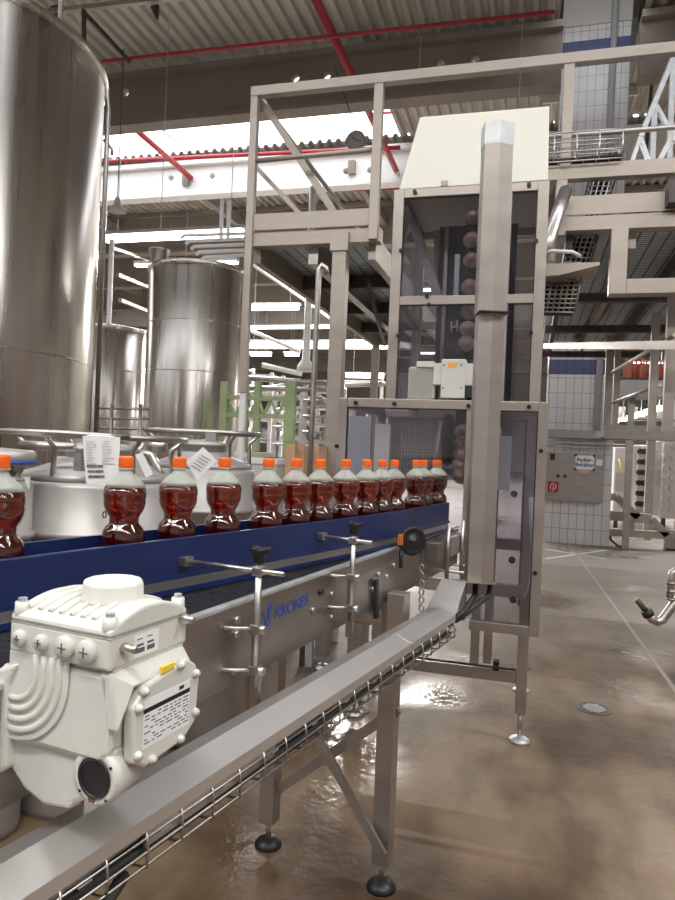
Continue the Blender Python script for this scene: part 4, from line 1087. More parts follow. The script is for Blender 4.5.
proj = lambda p: 337.5 + F * (p - CAM).dot(RT) / (p - CAM).dot(fw)
pxs = [-3, 122, 176, 221, 267, 295, 318.5, 343.5, 366, 381.5, 393, 414, 422, 434.5, 442, 449.5]
words = ['cut by the left picture edge', 'before the container with the document sleeve', 'below the tilted paper label', 'before the right edge of the ringed container',
         'right after the ringed container', 'before the tan cardboard boxes', 'in front of the hook pipe', 'at the left edge of the tower guard', 'first of the trio by the tower guard', 'middle of the trio by the tower guard', 'last of the trio by the tower guard',
         'larger one just past the gap', 'second past the gap', 'third past the gap', 'last but one before the lifting chain', 'nearest to the lifting chain']
b0 = None
for i, px in enumerate(pxs):
    pt = min((abs(proj(V(x, z, -.2)) - px), (x, z)) for x, z in BLn)[1]
    o = make_bottle('') if b0 is None else copy_tree(b0)
    if b0 is None: b0 = o
    o.location = V(pt[0], pt[1], -.333); o.rotation_euler = (0, 0, random.random() * 6)
    o['label'] = 'waisted bottle of red drink with orange cap, ' + words[i]

# ------------------------------------------------------------------ drive motor
z1 = .84
mo = V((118 - 337.5) / F * z1 + .0, z1, 0)
MO = thing('drive_motor', 'white cast gear motor with terminal box in the foreground left, below the blue rail', 'motor', (mo.x, mo.y, CAMH - .483), -(CA - PSI))
ZM = -.483
def mz(h): return h - ZM       # relative height to local z
def lb(x0, x1, y0, y1, h0, h1): return MB().box2((x0, y0, mz(h0)), (x1, y1, mz(h1)))
# gearbox body
out = [(0, -.29), (0, -.392), (-.012, -.405), (-.165, -.405), (-.181, -.39), (-.183, -.345), (-.176, -.31), (-.155, -.293)]
MB().prism([(x, .004, mz(z)) for x, z in out], (0, .145, 0)).build('gear_housing', WHITE, MO, True, bevel=.008)
low = [(.0, -.385), (.004, -.425), (-.02, -.45), (-.062, -.468), (-.068, -.478), (-.112, -.483), (-.148, -.470), (-.183, -.440), (-.183, -.38)]
MB().prism([(x, .012, mz(z)) for x, z in low], (0, .07, 0)).build('gear_foot', WHITE, MO, True, bevel=.007)
ed = [(-.150, -.300), (-.186, -.312), (-.190, -.34), (-.190, -.435), (-.178, -.452), (-.165, -.44), (-.165, -.33)]
MB().prism([(x, -.004, mz(z)) for x, z in ed], (0, .16, 0)).build('flange', WHITE, MO, True, bevel=.005)
# bulge with output bore
bc_ = Vector((-.022, .010, mz(-.423)))
Mb = Matrix.Translation(bc_) @ Matrix.Rotation(PI / 2, 4, 'X')
MB().lathe([(.030, -.05), (.036, -.006), (.035, 0.003), (.0255, .004), (.0245, 0), (.024, -.012)], Mb, 40).build('bore_boss', WHITE, MO, True)
MB().lathe([(.0245, .004), (.026, .005), (.0245, .006), (.022, .006), (.021, -.01), (.010, -.012), (0, -.012)], Mb, 40).build('bore_plug', BLACK, MO, True)
for a in (.6, 2.2, 3.9, 5.4): MB().cyl(bc_ + Vector((.031 * math.cos(a), -.002, .031 * math.sin(a))), bc_ + Vector((.031 * math.cos(a), -.0045, .031 * math.sin(a))), .002, 8).build('plug_screw', DARKM, MO, True)
MB().prism([bc_ + Vector(p) for p in ((.003, -.0042, -.0255), (.001, -.0042, -.0325), (-.003, -.0042, -.029), (-.006, -.0042, -.033), (-.009, -.0042, -.0245))], (0, -.0004, 0)).build('rust_stain', mat('rust', (.16, .06, .025), .8), MO, True)
# raised side with curved cooling ribs
rc = Vector((-.158, .003, mz(-.312)))
n_arc = 14
def arc(r, extra=.0):
    pts = [rc + Vector((r, 0, .028)), rc + Vector((r, 0, .012))]
    for k in range(n_arc + 1):
        t = -PI / 2 * k / n_arc; pts.append(rc + Vector((r * math.cos(t), 0, r * math.sin(t) * .98)))
    pts.append(rc + Vector((-.012, 0, -r * .98)))
    return pts
for r in (.036, .050, .064, .078):
    MB().tube([p for p in arc(r)], .0052, 10).build('cooling_rib', WHITE, MO, True)
ps = [rc + Vector((-.012, 0, .026))] + [p for p in arc(.092)]
MB().prism([Vector((p.x, .001, p.z)) for p in ps], (0, -.0035 + .006, 0)).build('rib_field', WHITE, MO, True, bevel=.002)
# neck between body and box
lb(-.16, -.002, .010, .150, -.300, -.285).build('neck', WHITE, MO, True)
# cone between box and plate
MB().prism([(0.0, .004, mz(-.29)), (0.0, .150, mz(-.29)), (.016, .150, mz(-.312)), (.016, .030, mz(-.312)), (.016, .004, mz(-.36))], (-.02, 0, 0)).build('transition', WHITE, MO, True, bevel=.004)
# name plate cover (octagon) on the right face
oc = [(.022, -.335), (.045, -.312), (.130, -.300), (.150, -.312), (.160, -.335), (.156, -.392), (.128, -.412), (.050, -.418), (.026, -.405)]
MB().prism([(.004, y, mz(z)) for y, z in oc], (.018, 0, 0)).build('end_cover', WHITE, MO, True, bevel=.004)
for (y, z) in ((.030, -.336), (.040, -.318), (.112, -.304), (.148, -.325), (.150, -.380), (.118, -.406), (.060, -.411), (.032, -.396)):
    MB().lathe([(0, -.004), (.0058, -.004), (.0058, .004), (.004, .005), (.004, .007), (0, .007)], Matrix.Translation((.022, y, mz(z))) @ Matrix.Rotation(PI / 2, 4, 'Y'), 16).build('cover_screw', WHITE, MO, True)
pl_ = MB().box2((.0222, .040, mz(-.392)), (.0228, .136, mz(-.330))).build('name_plate', PAPER, MO, True)
MB().box2((.0229, .040, mz(-.347)), (.0231, .136, mz(-.341))).build('black_bar', BLACK, pl_, True)
mb = MB()
for r in range(9):
    y = .043
    while y < .132:
        L = random.uniform(.004, .014)
        if random.random() < .75: mb.box2((.0229, y, mz(-.352 - r * .0043)), (.0231, min(y + L, .134), mz(-.352 - r * .0043) + .0016))
        y += L + .004
mb.build('plate_print', INK, pl_, True)
MB().box2((.0229, .112, mz(-.338)), (.0231, .122, mz(-.333))).build('mark', BLACK, pl_, True)
MB().box2((.0185, .074, mz(-.305)), (.0225, .100, mz(-.297))).build('yellow_label', YELL, MO, True)
# terminal box
lb(-.17, 0, 0, .155, -.287, -.246).build('terminal_box', WHITE, MO, True, bevel=.004)
gp_ = [(-.012, -.286), (-.012, -.25), (-.162, -.25), (-.162, -.286)]
for x, r in ((-.148, .0105), (-.110, .0105), (-.070, .0150), (-.034, .0150)):
    g_ = MB().lathe([(0, -.004), (r, -.004), (r, .005), (r * .92, .008), (0, .008)], Matrix.Translation((x, 0, mz(-.266))) @ Matrix.Rotation(PI / 2, 4, 'X'), 28).build('cable_gland_plug', WHITE, MO, True)
    MB().box((x, -.0085, mz(-.266)), (r * .9, .0012, .0012)).add(MB().box((x, -.0085, mz(-.266)), (.0012, .0012, r * .9)).v, MB().box((0, 0, 0), (1, 1, 1)).f).build('slot', INK, g_, True)
# domed lid, arched along y
prof_ = []
for k in range(13):
    y = .155 * k / 12; prof_.append((y, -.246 + .008 + .022 * math.sin(PI * k / 12) ** .8))
MB().prism([(-.17, 0, mz(-.246)), *[(-.17, y, mz(z)) for y, z in prof_], (-.17, .155, mz(-.246))], (.17, 0, 0)).build('lid', WHITE, MO, True, bevel=.005)
for k in range(7):
    x = -.150 + k * .0185
    MB().tube([(x, y, mz(z)) for y, z in prof_[1:12]], .0042, 8).build('lid_rib', WHITE, MO, True)
MB().prism([(-.052, .02, mz(-.2185)), (-.02, .02, mz(-.2185)), (-.034, .05, mz(-.2185))], (0, 0, .001)) 
for (x, y) in ((-.160, .010), (-.010, .010), (-.010, .145), (-.160, .145)):
    MB().lathe([(.010, 0), (.009, .024), (.0, .024)], Matrix.Translation((x, y, mz(-.246))), 16).build('corner_post', WHITE, MO, True)
    MB().lathe([(.006, .023), (.006, .029), (0, .029)], Matrix.Translation((x, y, mz(-.246))), 6, False).build('corner_screw', GALV, MO, True)
# vent cap
Mv = Matrix.Translation((-.068, .078, mz(-.222)))
MB().lathe([(.040, 0), (.041, .004), (.040, .026), (.036, .030), (0, .031)], Mv, 12, False).build('vent_cap', CAPW, MO, True, bevel=.002)
# right-face fittings of the box
MB().box2((.0, .044, mz(-.281)), (.0006, .092, mz(-.252))).build('bar_code_label', PAPER, MO, True)
mb = MB()
for r in range(3):
    for k in range(2):
        mb.box2((.0006, .049 + k * .020, mz(-.276 + r * .0085)), (.0009, .049 + k * .020 + (.015, .013, .010)[r], mz(-.276 + r * .0085) + (.006, .003, .0015)[r]))
mb.build('bar_code', INK, MO, True)
for y, z in ((.024, -.262), (.142, -.250)):
    MB().lathe([(0, -.004), (.007, -.004), (.0065, .010), (.005, .012), (.005, .020), (.0, .020)], Matrix.Translation((0, y, mz(z))) @ Matrix.Rotation(PI / 2, 4, 'Y'), 16).build('side_bolt', STEEL, MO, True)
lb(-.168, .0008, -.0004, .1554, -.2470, -.2462).build('lid_seam', GREYM, MO, True)
for z in (-.32, -.372, -.42): MB().lathe([(0, -.004), (.007, -.004), (.007, .006), (0, .007)], Matrix.Translation((-.190, .02, mz(z))) @ Matrix.Rotation(-PI / 2, 4, 'Y'), 14).build('flange_bolt', WHITE, MO, True)
# mounting arm to the conveyor
MB().cyl((-.15, .10, mz(-.42)), (-.20, .10, mz(-.42)), .02, 14).build('drive_shaft', STEEL, MO, True)
MB().tube([(-.19, .03, mz(-.345)), (-.26, .03, mz(-.352))], .008).build('stay_rod', STEEL, MO, True)

# ------------------------------------------------------------------ cable duct (tray)
TA = math.radians(27.0)
def td(s, off, h): return V(math.sin(TA) * s + math.cos(TA) * off, math.cos(TA) * s - math.sin(TA) * off, h)
tn = (td(0, 1, 0) - td(0, 0, 0)).normalized(); tdir = (td(1, 0, 0) - td(0, 0, 0)).normalized()
RTm = Matrix((tn, tdir, Z3)).transposed()
TR = thing('cable_duct', 'long folded steel cable duct running diagonally through the foreground', 'cable duct', td(1.2, -.71, -1.5))
TS0 = .12; TB, TF = -.762, -.658
def cover(s0, s1):
    mid = (TB + TF) / 2 - .002
    pr = [(TB, -.535), (TB, -.53), (mid, -.514), (TF, -.531), (TF, -.552), (TF - .003, -.552), (TF - .003, -.535), (mid, -.518), (TB + .002, -.533)]
    return MB().prism([td(s0, o, h) for o, h in pr], tdir * (s1 - s0))
SJ = 1.80; SE = 2.19
cover(TS0, SJ - .002).build('cover', TRAYM, TR)
cover(SJ + .002, SE).build('cover', TRAYM, TR)
MB().prism([td(SJ - .008, TB - .003, -.531), td(SJ - .008, (TB + TF) / 2, -.5115), td(SJ - .008, TF + .003, -.529), td(SJ - .008, TF + .003, -.534), td(SJ - .008, (TB + TF) / 2, -.5135)], tdir * .014).build('joint_strip', TRAYM, TR)
MB().prism([td(TS0, TB, -.534), td(TS0, TB + .003, -.534), td(TS0, TB + .003, -.60), td(TS0, TB, -.60)], tdir * (SE - TS0)).build('rear_side', STEELD, TR)
# wire basket on the front
mb = MB(); cbm = MB()
for off, h in ((TF + .001, -.560), (TF + .004, -.578), (TF + .002, -.598), (TF - .03, -.60), (TB + .01, -.60)):
    mb.tube([td(TS0, off, h), td(SE, off, h)], .0022, 6)
s_ = TS0 + .03
while s_ < SE:
    mb.tube([td(s_, TF, -.552), td(s_, TF + .004, -.575), td(s_, TF + .003, -.601), td(s_, TF - .02, -.605), td(s_, TB + .006, -.605)], .0022, 6); s_ += .075
mb.build('wire_basket', STEELD, TR)
for k, (o_, h_, r_) in enumerate(((TF - .016, -.585, .010), (TF - .035, -.59, .012), (TF - .06, -.588, .013), (TF - .022, -.566, .007), (TF - .05, -.565, .009))):
    pts = []; s_ = TS0
    while s_ < SE: pts.append(td(s_, o_ + random.uniform(-.004, .004), h_ + random.uniform(-.003, .003))); s_ += .12
    MB().tube(pts, r_, 8).build('cable', (RUB, DARKM, RUB, GREYM, RUB)[k], TR)
mb = MB(); s_ = TS0 + .07
while s_ < SE: mb.box(td(s_, TF - .001, -.563), (.004, .022, .006), RTm); s_ += .15
mb.build('clips', GALV, TR)
slab_ = MB().box(td(.92, TF - .004, -.563), (.006, .34, .024), RTm); slab_.build('slotted_rail', STEEL, TR)
# loop of cable below the near end
MB().tube([td(.30, TF + .0, -.60), td(.42, TF + .005, -.618), td(.55, TF + .01, -.622), td(.66, TF + .006, -.612), td(.72, TF - .01, -.60)], .009, 10).build('cable', RUB, TR)
# brackets to the legs
MB().bar(L1 + Z3 * .86, td(1.9, -.70, -.615), .03, .03).build('support_arm', STEELW, TR)
MB().bar(td(.75, -.72, -.612), td(.75, -.80, -.48), .03, .01).build('support_arm', STEELW, TR)
MB().bar(td(.2, -.72, -.612), td(.2, -.80, -.48), .03, .01).build('support_arm', STEELW, TR)
# rising sheet at the far end
E0, E1 = td(SE, TB, -.53), td(SE, TF, -.53)
u0, u1 = C(442, 578.5, 2.42), C(466, 582, 2.38)
MB().prism([E0, E1, u1, u0], tdir * .004).build('end_sheet', STEELD, TR)
# tall duct column
ZC = 2.45
pc = C(480, 583, ZC); ptp = C(511.5, 124, ZC)
cw = .057
CO = thing('cable_duct', 'tall upright folded steel duct in front of the glazed tower', 'cable duct', pc)
def colpr(w, d): 
    return [(-w, 0), (-w, -d * .25), (0.0, -d), (w, -d * .25), (w, 0), (w, .06), (-w, .06)]
def col(z0_, z1_, w, m_, name):
    base = Vector((pc.x, pc.y, 0))
    return MB().prism([base + rgt0 * x + fwd0 * y + Z3 * z0_ for x, y in colpr(w, .022)], (0, 0, z1_ - z0_)).build(name, m_, CO)
zs = C(495, 314, ZC).z; ztp = ptp.z
col(pc.z, zs, .046, STEELW, 'lower_cover'); col(zs + .004, ztp - .08, .050, STEELW, 'upper_cover'); col(ztp - .08, ztp, .052, GALV, 'end_cap')
MB().box(Vector((pc.x, pc.y, zs)), (.104, .09, .004), Matrix.Rotation(PSI, 3, 'Z')).build('joint_seam', DARKM, CO)
MB().prism([u0, u1, pc + rgt0 * .06 + Z3 * -.002, pc + rgt0 * .06 + fwd0 * .06 + Z3 * -.002, pc - rgt0 * .06 + fwd0 * .06 + Z3 * -.002], (0, 0, -.003)).build('base_plate', STEELW, CO)
for k, (x, dd) in enumerate(((.02, 0), (.035, .0))):
    MB().tube([pc + rgt0 * (x - .03 + k * .04) + fwd0 * .03, pc + rgt0 * (x - .03 + k * .035) + fwd0 * .03 - Z3 * .05, td(SE, TF - .02 - .01 * k, -.53 - .02 * k) + tdir * .06 + tn * .03, td(SE, TF - .03, -.57)], .010, 10).build('conduit', RUB, CO)
# stand-off arms towards the tower
for hh in (.1, 1.0):
    p = Vector((pc.x, pc.y, CAMH + hh)); MB().box2((pc.x - .02, pc.y + .04, p.z - .02), (pc.x + .02, 3.30, p.z + .02)).build('standoff', STEELW, CO)

# ------------------------------------------------------------------ tower and enclosure
YT = 3.44; YE = 3.30
TD = .75
def ty(px, py): return PY(px, py, YT)
def ey(px, py): return PY(px, py, YE)
tw = thing('lift_tower', 'tall glazed steel tower with a cream hood, lifting bottles', 'machine', (ty(470, 450).x, YT + TD / 2, 0))
tx0, tx1 = ty(389.5, 300).x, ty(549, 250).x - .01
tzb = ey(450, 402).z; tz1 = ty(470, 185).z
fwid = .052
def post(par, x0, x1, y0, y1, z0_, z1_, nm='post', m_=STEELW): return MB().box2((x0, y0, z0_), (x1, y1, z1_)).build(nm, m_, par, bevel=.003)
for x in (tx0, tx1 - fwid):
    for y in (YT, YT + TD - fwid): post(tw, x, x + fwid, y, y + fwid, tzb, tz1)
zmid = ty(430, 300).z
for z, hh in ((tz1 - .022, .022), (zmid, .022)):
    for y in (YT + .002, YT + TD - fwid): MB().box2((tx0 + fwid, y, z - hh), (tx1 - fwid, y + .04, z + hh)).build('cross_bar', STEELW, tw, bevel=.002)
    for x in (tx0, tx1 - fwid): MB().box2((x + .004, YT + fwid, z - hh), (x + fwid - .004, YT + TD - fwid, z + hh)).build('cross_bar', STEELW, tw)
post(tw, ty(488, 250).x, ty(510, 250).x, YT + .003, YT + .045, tzb, tz1 - .04, 'mullion')
def pane(par, x0, x1, y, z0_, z1_, label=None):
    o = MB().box2((x0, y, z0_), (x1, y + .005, z1_)).build('glass_pane', GLASS, par)
    return o
gx = [(tx0 + fwid, ty(488, 250).x), (ty(510, 250).x, tx1 - fwid)]
def clip(par, p, n=Vector((0, -1, 0))):
    MB().cyl(p + n * -.004, p + n * .012, .010, 14).build('hinge_clip', BLACK, par); 
for (a, b) in gx:
    for z0_, z1_ in ((tzb + .02, zmid - .024), (zmid + .024, tz1 - .046)):
        g_ = pane(tw, a + .004, b - .004, YT + .015, z0_ + .004, z1_ - .004)
        e = MB()
        for (u, v_) in (((a, z0_), (a, z1_)), ((b, z0_), (b, z1_)), ((a, z1_), (b, z1_))): e.bar((u[0], YT + .012, u[1]), (v_[0], YT + .012, v_[1]), .007, .007)
        e.build('rubber_seal', BLACK, g_)
for px, py in ((415, 192), (401, 251), (427, 296), (429, 305), (398, 336), (529, 185), (536, 241), (531, 333)):
    clip(tw, ty(px, py))
for x in (tx0 + .02, tx1 - .025):
    for z0_, z1_ in ((tzb + .02, zmid - .024), (zmid + .024, tz1 - .046)): MB().box2((x, YT + fwid + .004, z0_), (x + .005, YT + TD - fwid - .004, z1_)).build('glass_pane', GLASS, tw)
MB().prism([ty(399, 189.5), ty(420, 117), ty(549.5, 106), ty(548, 180)], (0, TD, 0)).build('hood', CREAM, tw, bevel=.004)
MB().box2((ty(441, 184).x, YT - .004, ty(441, 186).z), (ty(448, 184).x, YT + .003, ty(441, 181).z)).build('latch', PLAT, tw)
# inside the tower: lifting chain, guide column, bracket frame
xi0, xi1 = ty(447, 260).x, ty(484, 260).x
MB().box2((ty(434, 260).x - .04, YT + .46, tzb), (xi1 + .14, YT + .50, tz1 - .05)).build('shade_backing', mat('interior_shade', (.03, .032, .05), .4), tw)  # added dark sheet whose bluish black stands in for the dim tower interior
MB().box2((xi0 + .035, YT + .38, tzb - .3), (xi1 + .02, YT + .44, tz1 - .08)).build('chain_guide', RUB, tw)
mb = MB(); z = tzb
while z < tz1 - .1:
    mb.box(((xi0 + xi1) / 2 + .03, YT + .35, z), (.08, .03, .026)); z += .036
mb.build('lifting_chain', DARKM, tw)
MB().box2((ty(436, 260).x, YT + .3, tzb), (ty(440, 260).x, YT + .34, tz1 - .1)).build('guide_rod', STEELD, tw)
MB().box2((ty(449, 260).x, YT + .25, ty(450, 290).z), (ty(454, 260).x, YT + .28, ty(450, 240).z)).build('cylinder_rod', GALV, tw)
MB().bar(ty(402, 200) + Vector((0, .35, 0)), ty(432, 290) + Vector((0, .35, 0)), .05, .05).build('diagonal_brace', STEELD, tw)
MB().bar(ty(424, 200) + Vector((0, .5, 0)), ty(432, 290) + Vector((0, .5, 0)), .04, .04).build('upright_brace', STEELD, tw)
hb = MB()
for a, b in (((447, 314), (447, 326)), ((453, 313), (453, 325)), ((447, 320), (453, 319))): hb.bar(ty(*a) + Vector((0, .2, 0)), ty(*b) + Vector((0, .2, 0)), .008, .008)
hb.build('small_bracket', CAPW, tw)
# bottles held in the chain
pos = [(472, 212), (470, 235), (470, 256), (468, 283), (467, 309), (466, 326), (465, 341), (461, 432), (460, 443), (460, 454), (459, 465), (459, 476)]
wl = ['highest of all', 'second from the top', 'third from the top', 'just above the cross bar', 'just below the cross bar', 'second below the cross bar', 'just above the white servo box',
      'highest in the lower housing', 'second in the lower housing', 'middle of the lower housing', 'fourth in the lower housing', 'lowest in the lower housing']
for i, (px, py) in enumerate(pos):
    o = copy_tree(b0); p = PY(px, py, YT + .02)
    o.location = p + Vector((0.0, .20, 0)); o.rotation_euler = (PI / 2, 0, 0)
    o.location = Vector((p.x, YT + .34, p.z))
    o['label'] = 'bottle lying in the lifting chain inside the tower, ' + wl[i]; o['group'] = 'bottles in the lifting chain'; o.name = 'juice_bottle'
    o.location.y = YT + .33
    for ch in o.children_recursive:
        if ch.name.startswith('cap'):
            if i == 0: capm = ch.data.copy(); capm.materials[0] = mat('dull_pink_cap', (.60, .27, .20), .3)  # caps in the chain take a duller, pinkish colour
            ch.data = capm

# enclosure
EN = thing('machine_guard', 'wide glazed steel guard frame around the foot of the tower, standing on legs', 'machine', (ey(450, 500).x, YE + .4, 0))
ex0, ex1 = ey(337, 440).x, ey(547, 450).x; ezt = ey(450, 400).z; ezb = ey(500, 629).z; ED = .95
ew = .045
eb_l = ey(340, 480).z
for x, zb in ((ex0, .9), (ex1 - ew, ezb - .02)):
    for y in (YE, YE + ED - ew): post(EN, x, x + ew, y, y + ew, zb, ezt)
for y in (YE, YE + ED - ew): MB().box2((ex0 + ew, y, ezt - ew), (ex1 - ew, y + ew, ezt)).build('top_bar', STEELW, EN, bevel=.003)
for x in (ex0, ex1 - ew): MB().box2((x, YE + ew, ezt - ew), (x + ew, YE + ED - ew, ezt)).build('top_bar', STEELW, EN, bevel=.003)
xm0 = ey(470, 600).x
for y in (YE, YE + ED - ew): MB().box2((xm0 if y == YE else ex0, y, ezb - .02), (ex1 - ew, y + ew, ezb + .025)).build('bottom_bar', STEELW, EN, bevel=.003)
MB().box2((ex1 - ew, YE + ew, ezb - .02), (ex1, YE + ED - ew, ezb + .025)).build('bottom_bar', STEELW, EN)
zmb = PY(510, 590, YE + .45).z
MB().box2((xm0 - .3, YE + .40, zmb - .03), (ex1 - ew, YE + .46, zmb + .03)).build('mid_bar', STEELW, EN)
zm2 = PY(510, 545, YE + .8).z
MB().box2((xm0 - .3, YE + .8, zm2 - .03), (ex1 - ew, YE + .86, zm2 + .03)).build('mid_bar', STEELD, EN)
# posts seen through the lower glass
for px, y, w in ((493, YE + .9, .05), (480, YE + ED - .1, .05)):
    a = PY(px, 520, y); MB().box2((a.x - w / 2, y, .25), (a.x + w / 2, y + w, ezt - .05)).build('inner_post', STEELW, EN)
xs_ = ey(500, 450).x; xmd = ey(466, 430).x
MB().box2((xmd, YE + .001, ezb + .02), (xmd + .03, YE + .03, ezt - ew)).build('mullion', STEELW, EN)
eg = [(ex0 + ew, xmd, ey(400, 478).z, ezt - ew), (xmd + .03, ex1 - ew, ezb + .027, ezt - ew)]
for (a, b, z0_, z1_) in eg:
    g_ = pane(EN, a + .003, b - .003, YE + .012, z0_ + .003, z1_ - .003)
    e = MB()
    for (u, v_) in (((a, z0_), (a, z1_)), ((b, z0_), (b, z1_)), ((a, z1_), (b, z1_))): e.bar((u[0], YE + .009, u[1]), (v_[0], YE + .009, v_[1]), .008, .008)
    e.build('rubber_seal', BLACK, g_)
MB().box2((ex1 - .03, YE + ew, ezb + .03), (ex1 - .025, YE + ED - ew, ezt - ew)).build('glass_pane', GLASS, EN)
MB().box2((ex0 + ew, YE + ED - .03, ezb + .3), (ex1 - ew, YE + ED - .025, ezt - ew)).build('glass_pane', GLASS, EN)
for px, py in ((356, 403), (394.5, 404), (468.5, 406), (337, 446), (529, 407), (541, 451), (535, 573)): clip(EN, ey(px, py))
for px, py in ((340, 446), (545, 577)): pass
# legs of the guard
LB = PH(519, 741, 0)
def eleg(b, top, w=.062, cup=GALV): return leg(EN, b, top, w, .05, STEELW, cup, .14)
def sleg(x, y, top, w=.055, cup=GALV):
    l_ = MB().box2((x - w / 2, y - w / 2, .15), (x + w / 2, y + w / 2, top)).build('leg', STEELW, EN, bevel=.003)
    MB().cyl((x, y, .02), (x, y, .16), .011, 10).build('spindle', STEEL, l_)
    MB().lathe([(0, 0), (.055, 0), (.055, .008), (.045, .016), (.016, .03), (0, .03)], Matrix.Translation((x, y, 0)), 24).build('foot_pad', cup, l_)
sleg(LB.x, LB.y, ezt - ew); sleg(LB.x, YE + ED + .3, ezt - .3); sleg(ex0 + .05, LB.y + .1, 1.0); sleg(ex0 + .05, YE + ED - .02, 1.0)
zbr = PY(470, 671, LB.y).z
MB().box2((ex0 + .05, LB.y - .02, zbr - .03), (LB.x - .028, LB.y + .02, zbr + .03)).build('lower_brace', STEELW, EN, bevel=.003)
MB().tube([(ex0 + .3, LB.y - .03, zbr + .045), (LB.x - .03, LB.y - .03, zbr + .045)], .006).build('stay_wire', BLACK, EN)
MB().box((PY(496, 668, LB.y).x, LB.y, zbr + .05), (.03, .05, .05)).build('lower_clip', BLACK, EN)
for px, py in ((514, 494), (512, 560), (513, 600)): MB().cyl(PY(px, py, YE + .3), PY(px, py, YE + .34), .018, 12).build('inner_clip', BLACK, EN)
MB().tube([ey(524, 606) + Vector((0, .2, 0)), ey(531, 590) + Vector((0, .2, 0)), ey(533, 560) + Vector((0, .2, 0)), ey(531, 500) + Vector((0, .2, 0))], .012).build('conduit', GREYM, EN)
# perforated guards inside
def perf(a, b, z0_, z1_, y, st=.017, r=.0022, m_=CAPW):
    mb = MB(); x = a
    while x <= b: mb.box2((x - r, y, z0_), (x + r, y + .003, z1_)); x += st
    z = z0_
    while z <= z1_: mb.box2((a, y, z - r), (b, y + .003, z + r)); z += st
    return mb
YI = YE + .35
perf(PY(402, 440, YI).x, PY(436, 440, YI).x, PY(420, 480, YI).z, PY(420, 421, YI).z, YI).build('perforated_panel', DRUM, EN)
perf(PY(464, 440, YI).x, PY(469, 440, YI).x, PY(466, 486, YI).z, PY(466, 424, YI).z, YI).build('perforated_panel', DRUM, EN)
wc = PY(448, 440, YI); Mw = Matrix.Translation(wc) @ Matrix.Rotation(PI / 2, 4, 'Y')
MB().lathe([(0, -.02), (.13, -.02), (.14, 0), (.13, .02), (0, .02)], Mw, 40).build('deflection_wheel', RUB, EN)
MB().bar(PY(441, 421, YI - .04), PY(433, 474, YI - .04), .012, .012).build('slanted_bar', CAPW, EN)
MB().box2((PY(340, 410, YE + .8).x, YE + .8, 1.0), (PY(372, 410, YE + .8).x, YE + .82, ezt - .05)).build('inner_panel', mat('pale_panel', (.45, .44, .5), .4), EN)
MB().box2((PY(376, 410, YE + .75).x, YE + .75, 1.05), (PY(391, 410, YE + .75).x, YE + .8, PY(380, 424, YE + .75).z)).build('inner_panel', CAPW, EN)
# equipment behind the right glass
MB().box2((PY(498, 430, YE + .85).x, YE + .85, PY(500, 490, YE + .85).z), (PY(512, 430, YE + .85).x, YE + .9, PY(500, 436, YE + .85).z)).build('control_box', PAPER, EN)
MB().box2((PY(522, 500, YE + .55).x, YE + .55, ezb), (PY(533, 500, YE + .55).x, YE + .6, ezt - .05)).build('inner_column', mat('blue_grey_column', (.14, .14, .19), .4), EN)
MB().box2((ey(516, 401.5).x, YE - .003, ey(512, 402).z - .006), (ey(512, 401.5).x - .012, YE, ezt - .006)).build('warning_sticker', YELL, EN)
# white servo drive standing on the guard in front of the tower glass
SV = thing('servo_drive', 'white servo gear motor with orange label standing on the guard frame', 'motor', ey(440, 400) + Vector((0, .06, 0)))
yv = YE + .045
def sv(px0, px1, py0, py1, dp, dy=0, m_=WHITE, nm='housing', bev=.004):
    return MB().box2((PY(px0, (py0 + py1) / 2, yv).x, yv + dy, max(ezt, PY((px0 + px1) / 2, py1, yv).z)), (PY(px1, (py0 + py1) / 2, yv).x, yv + dy + dp, PY((px0 + px1) / 2, py0, yv).z)).build(nm, m_, SV, bevel=bev)
sv(441, 465, 359, 398, .08, 0, nm='gear_housing'); sv(433, 474, 363, 385, .07, .01, nm='motor_body'); sv(416, 434, 361, 367, .07, .01, nm='terminal_box'); sv(408, 434, 366, 398, .06, .03, nm='motor_block')
sv(448, 457, 362.5, 367, .002, -.002, mat('orange_label', (.85, .42, .08), .5), 'orange_label', 0)
sv(464, 473, 385, 397, .05, .01, DARKM, 'connector')
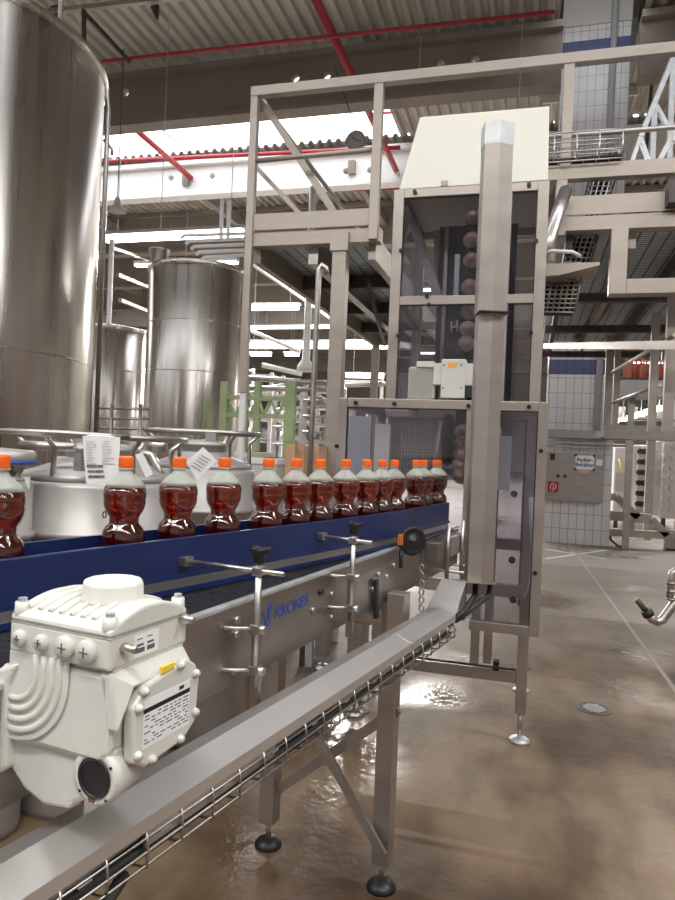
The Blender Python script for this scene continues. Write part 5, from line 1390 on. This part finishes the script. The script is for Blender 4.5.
xa_, xb_ = PY(408, 380, yv).x, PY(432, 380, yv).x
perf(xa_, xb_, ezt + .002, PY(420, 367, yv).z, yv + .02, .0125, .0018, GREYM).build('perforated_cover', PINKM, SV)
for px, py in ((444, 365), (461, 365), (443, 388), (461, 388)): MB().cyl(PY(px, py, yv), PY(px, py, yv - .004), .004, 8).build('screw', DARKM, SV)

# ------------------------------------------------------------------ lights
w = bpy.data.worlds.new('world'); SC.world = w; w.use_nodes = True
bg = w.node_tree.nodes['Background']; bg.inputs[0].default_value = (.93, .96, 1, 1); bg.inputs[1].default_value = 10.0
# added lamps, near and far, that brighten the hall
def added_fill_lamp(x, y, z, L, power, label, along='x'):
    t = thing('added_fill_lamp', label, 'light', (x, y, z), 0, 'added lamps brightening the hall')
    sx, sy = (L, .22) if along == 'x' else (.22, L)
    MB().box2((x - sx / 2, y - sy / 2, z), (x + sx / 2, y + sy / 2, z + .08)).build('housing', GREYM, t)
    MB().box2((x - sx / 2 + .02, y - sy / 2 + .02, z - .05), (x + sx / 2 - .02, y + sy / 2 - .02, z)).build('diffuser', LAMPN, t)
    MB().cyl((x, y, z + .08), (x, y, 8.4), .01, 5).build('hanger', GALV, t)
    ld = bpy.data.lights.new('lamp', 'AREA'); ld.shape = 'RECTANGLE'; ld.size = sx; ld.size_y = sy; ld.energy = power; ld.color = (1, .96, .90)
    lo_ = bpy.data.objects.new('lamp', ld); COL.objects.link(lo_); lo_.parent = t; lo_.location = (0, 0, -.06)
for i, (x, y) in enumerate([(-4.5, -1.5), (-.5, -1.5), (3.5, -1.5), (4.5, 3.0), (4.5, 16.5), (6, 23), (-4, 20), (-9, 16.5), (-4, 33), (6, 36), (-12, 26)]):
    added_fill_lamp(x, y, 6.2, 3.0, 330 if i < 4 else (1100 if x > 0 else 3000), 'long added lamp brightening the hall from overhead')

vs_ = SC.view_settings
vs_.view_transform = 'Standard'; vs_.look = 'None'; vs_.exposure = -1.05; vs_.gamma = 1; vs_.use_curve_mapping = False
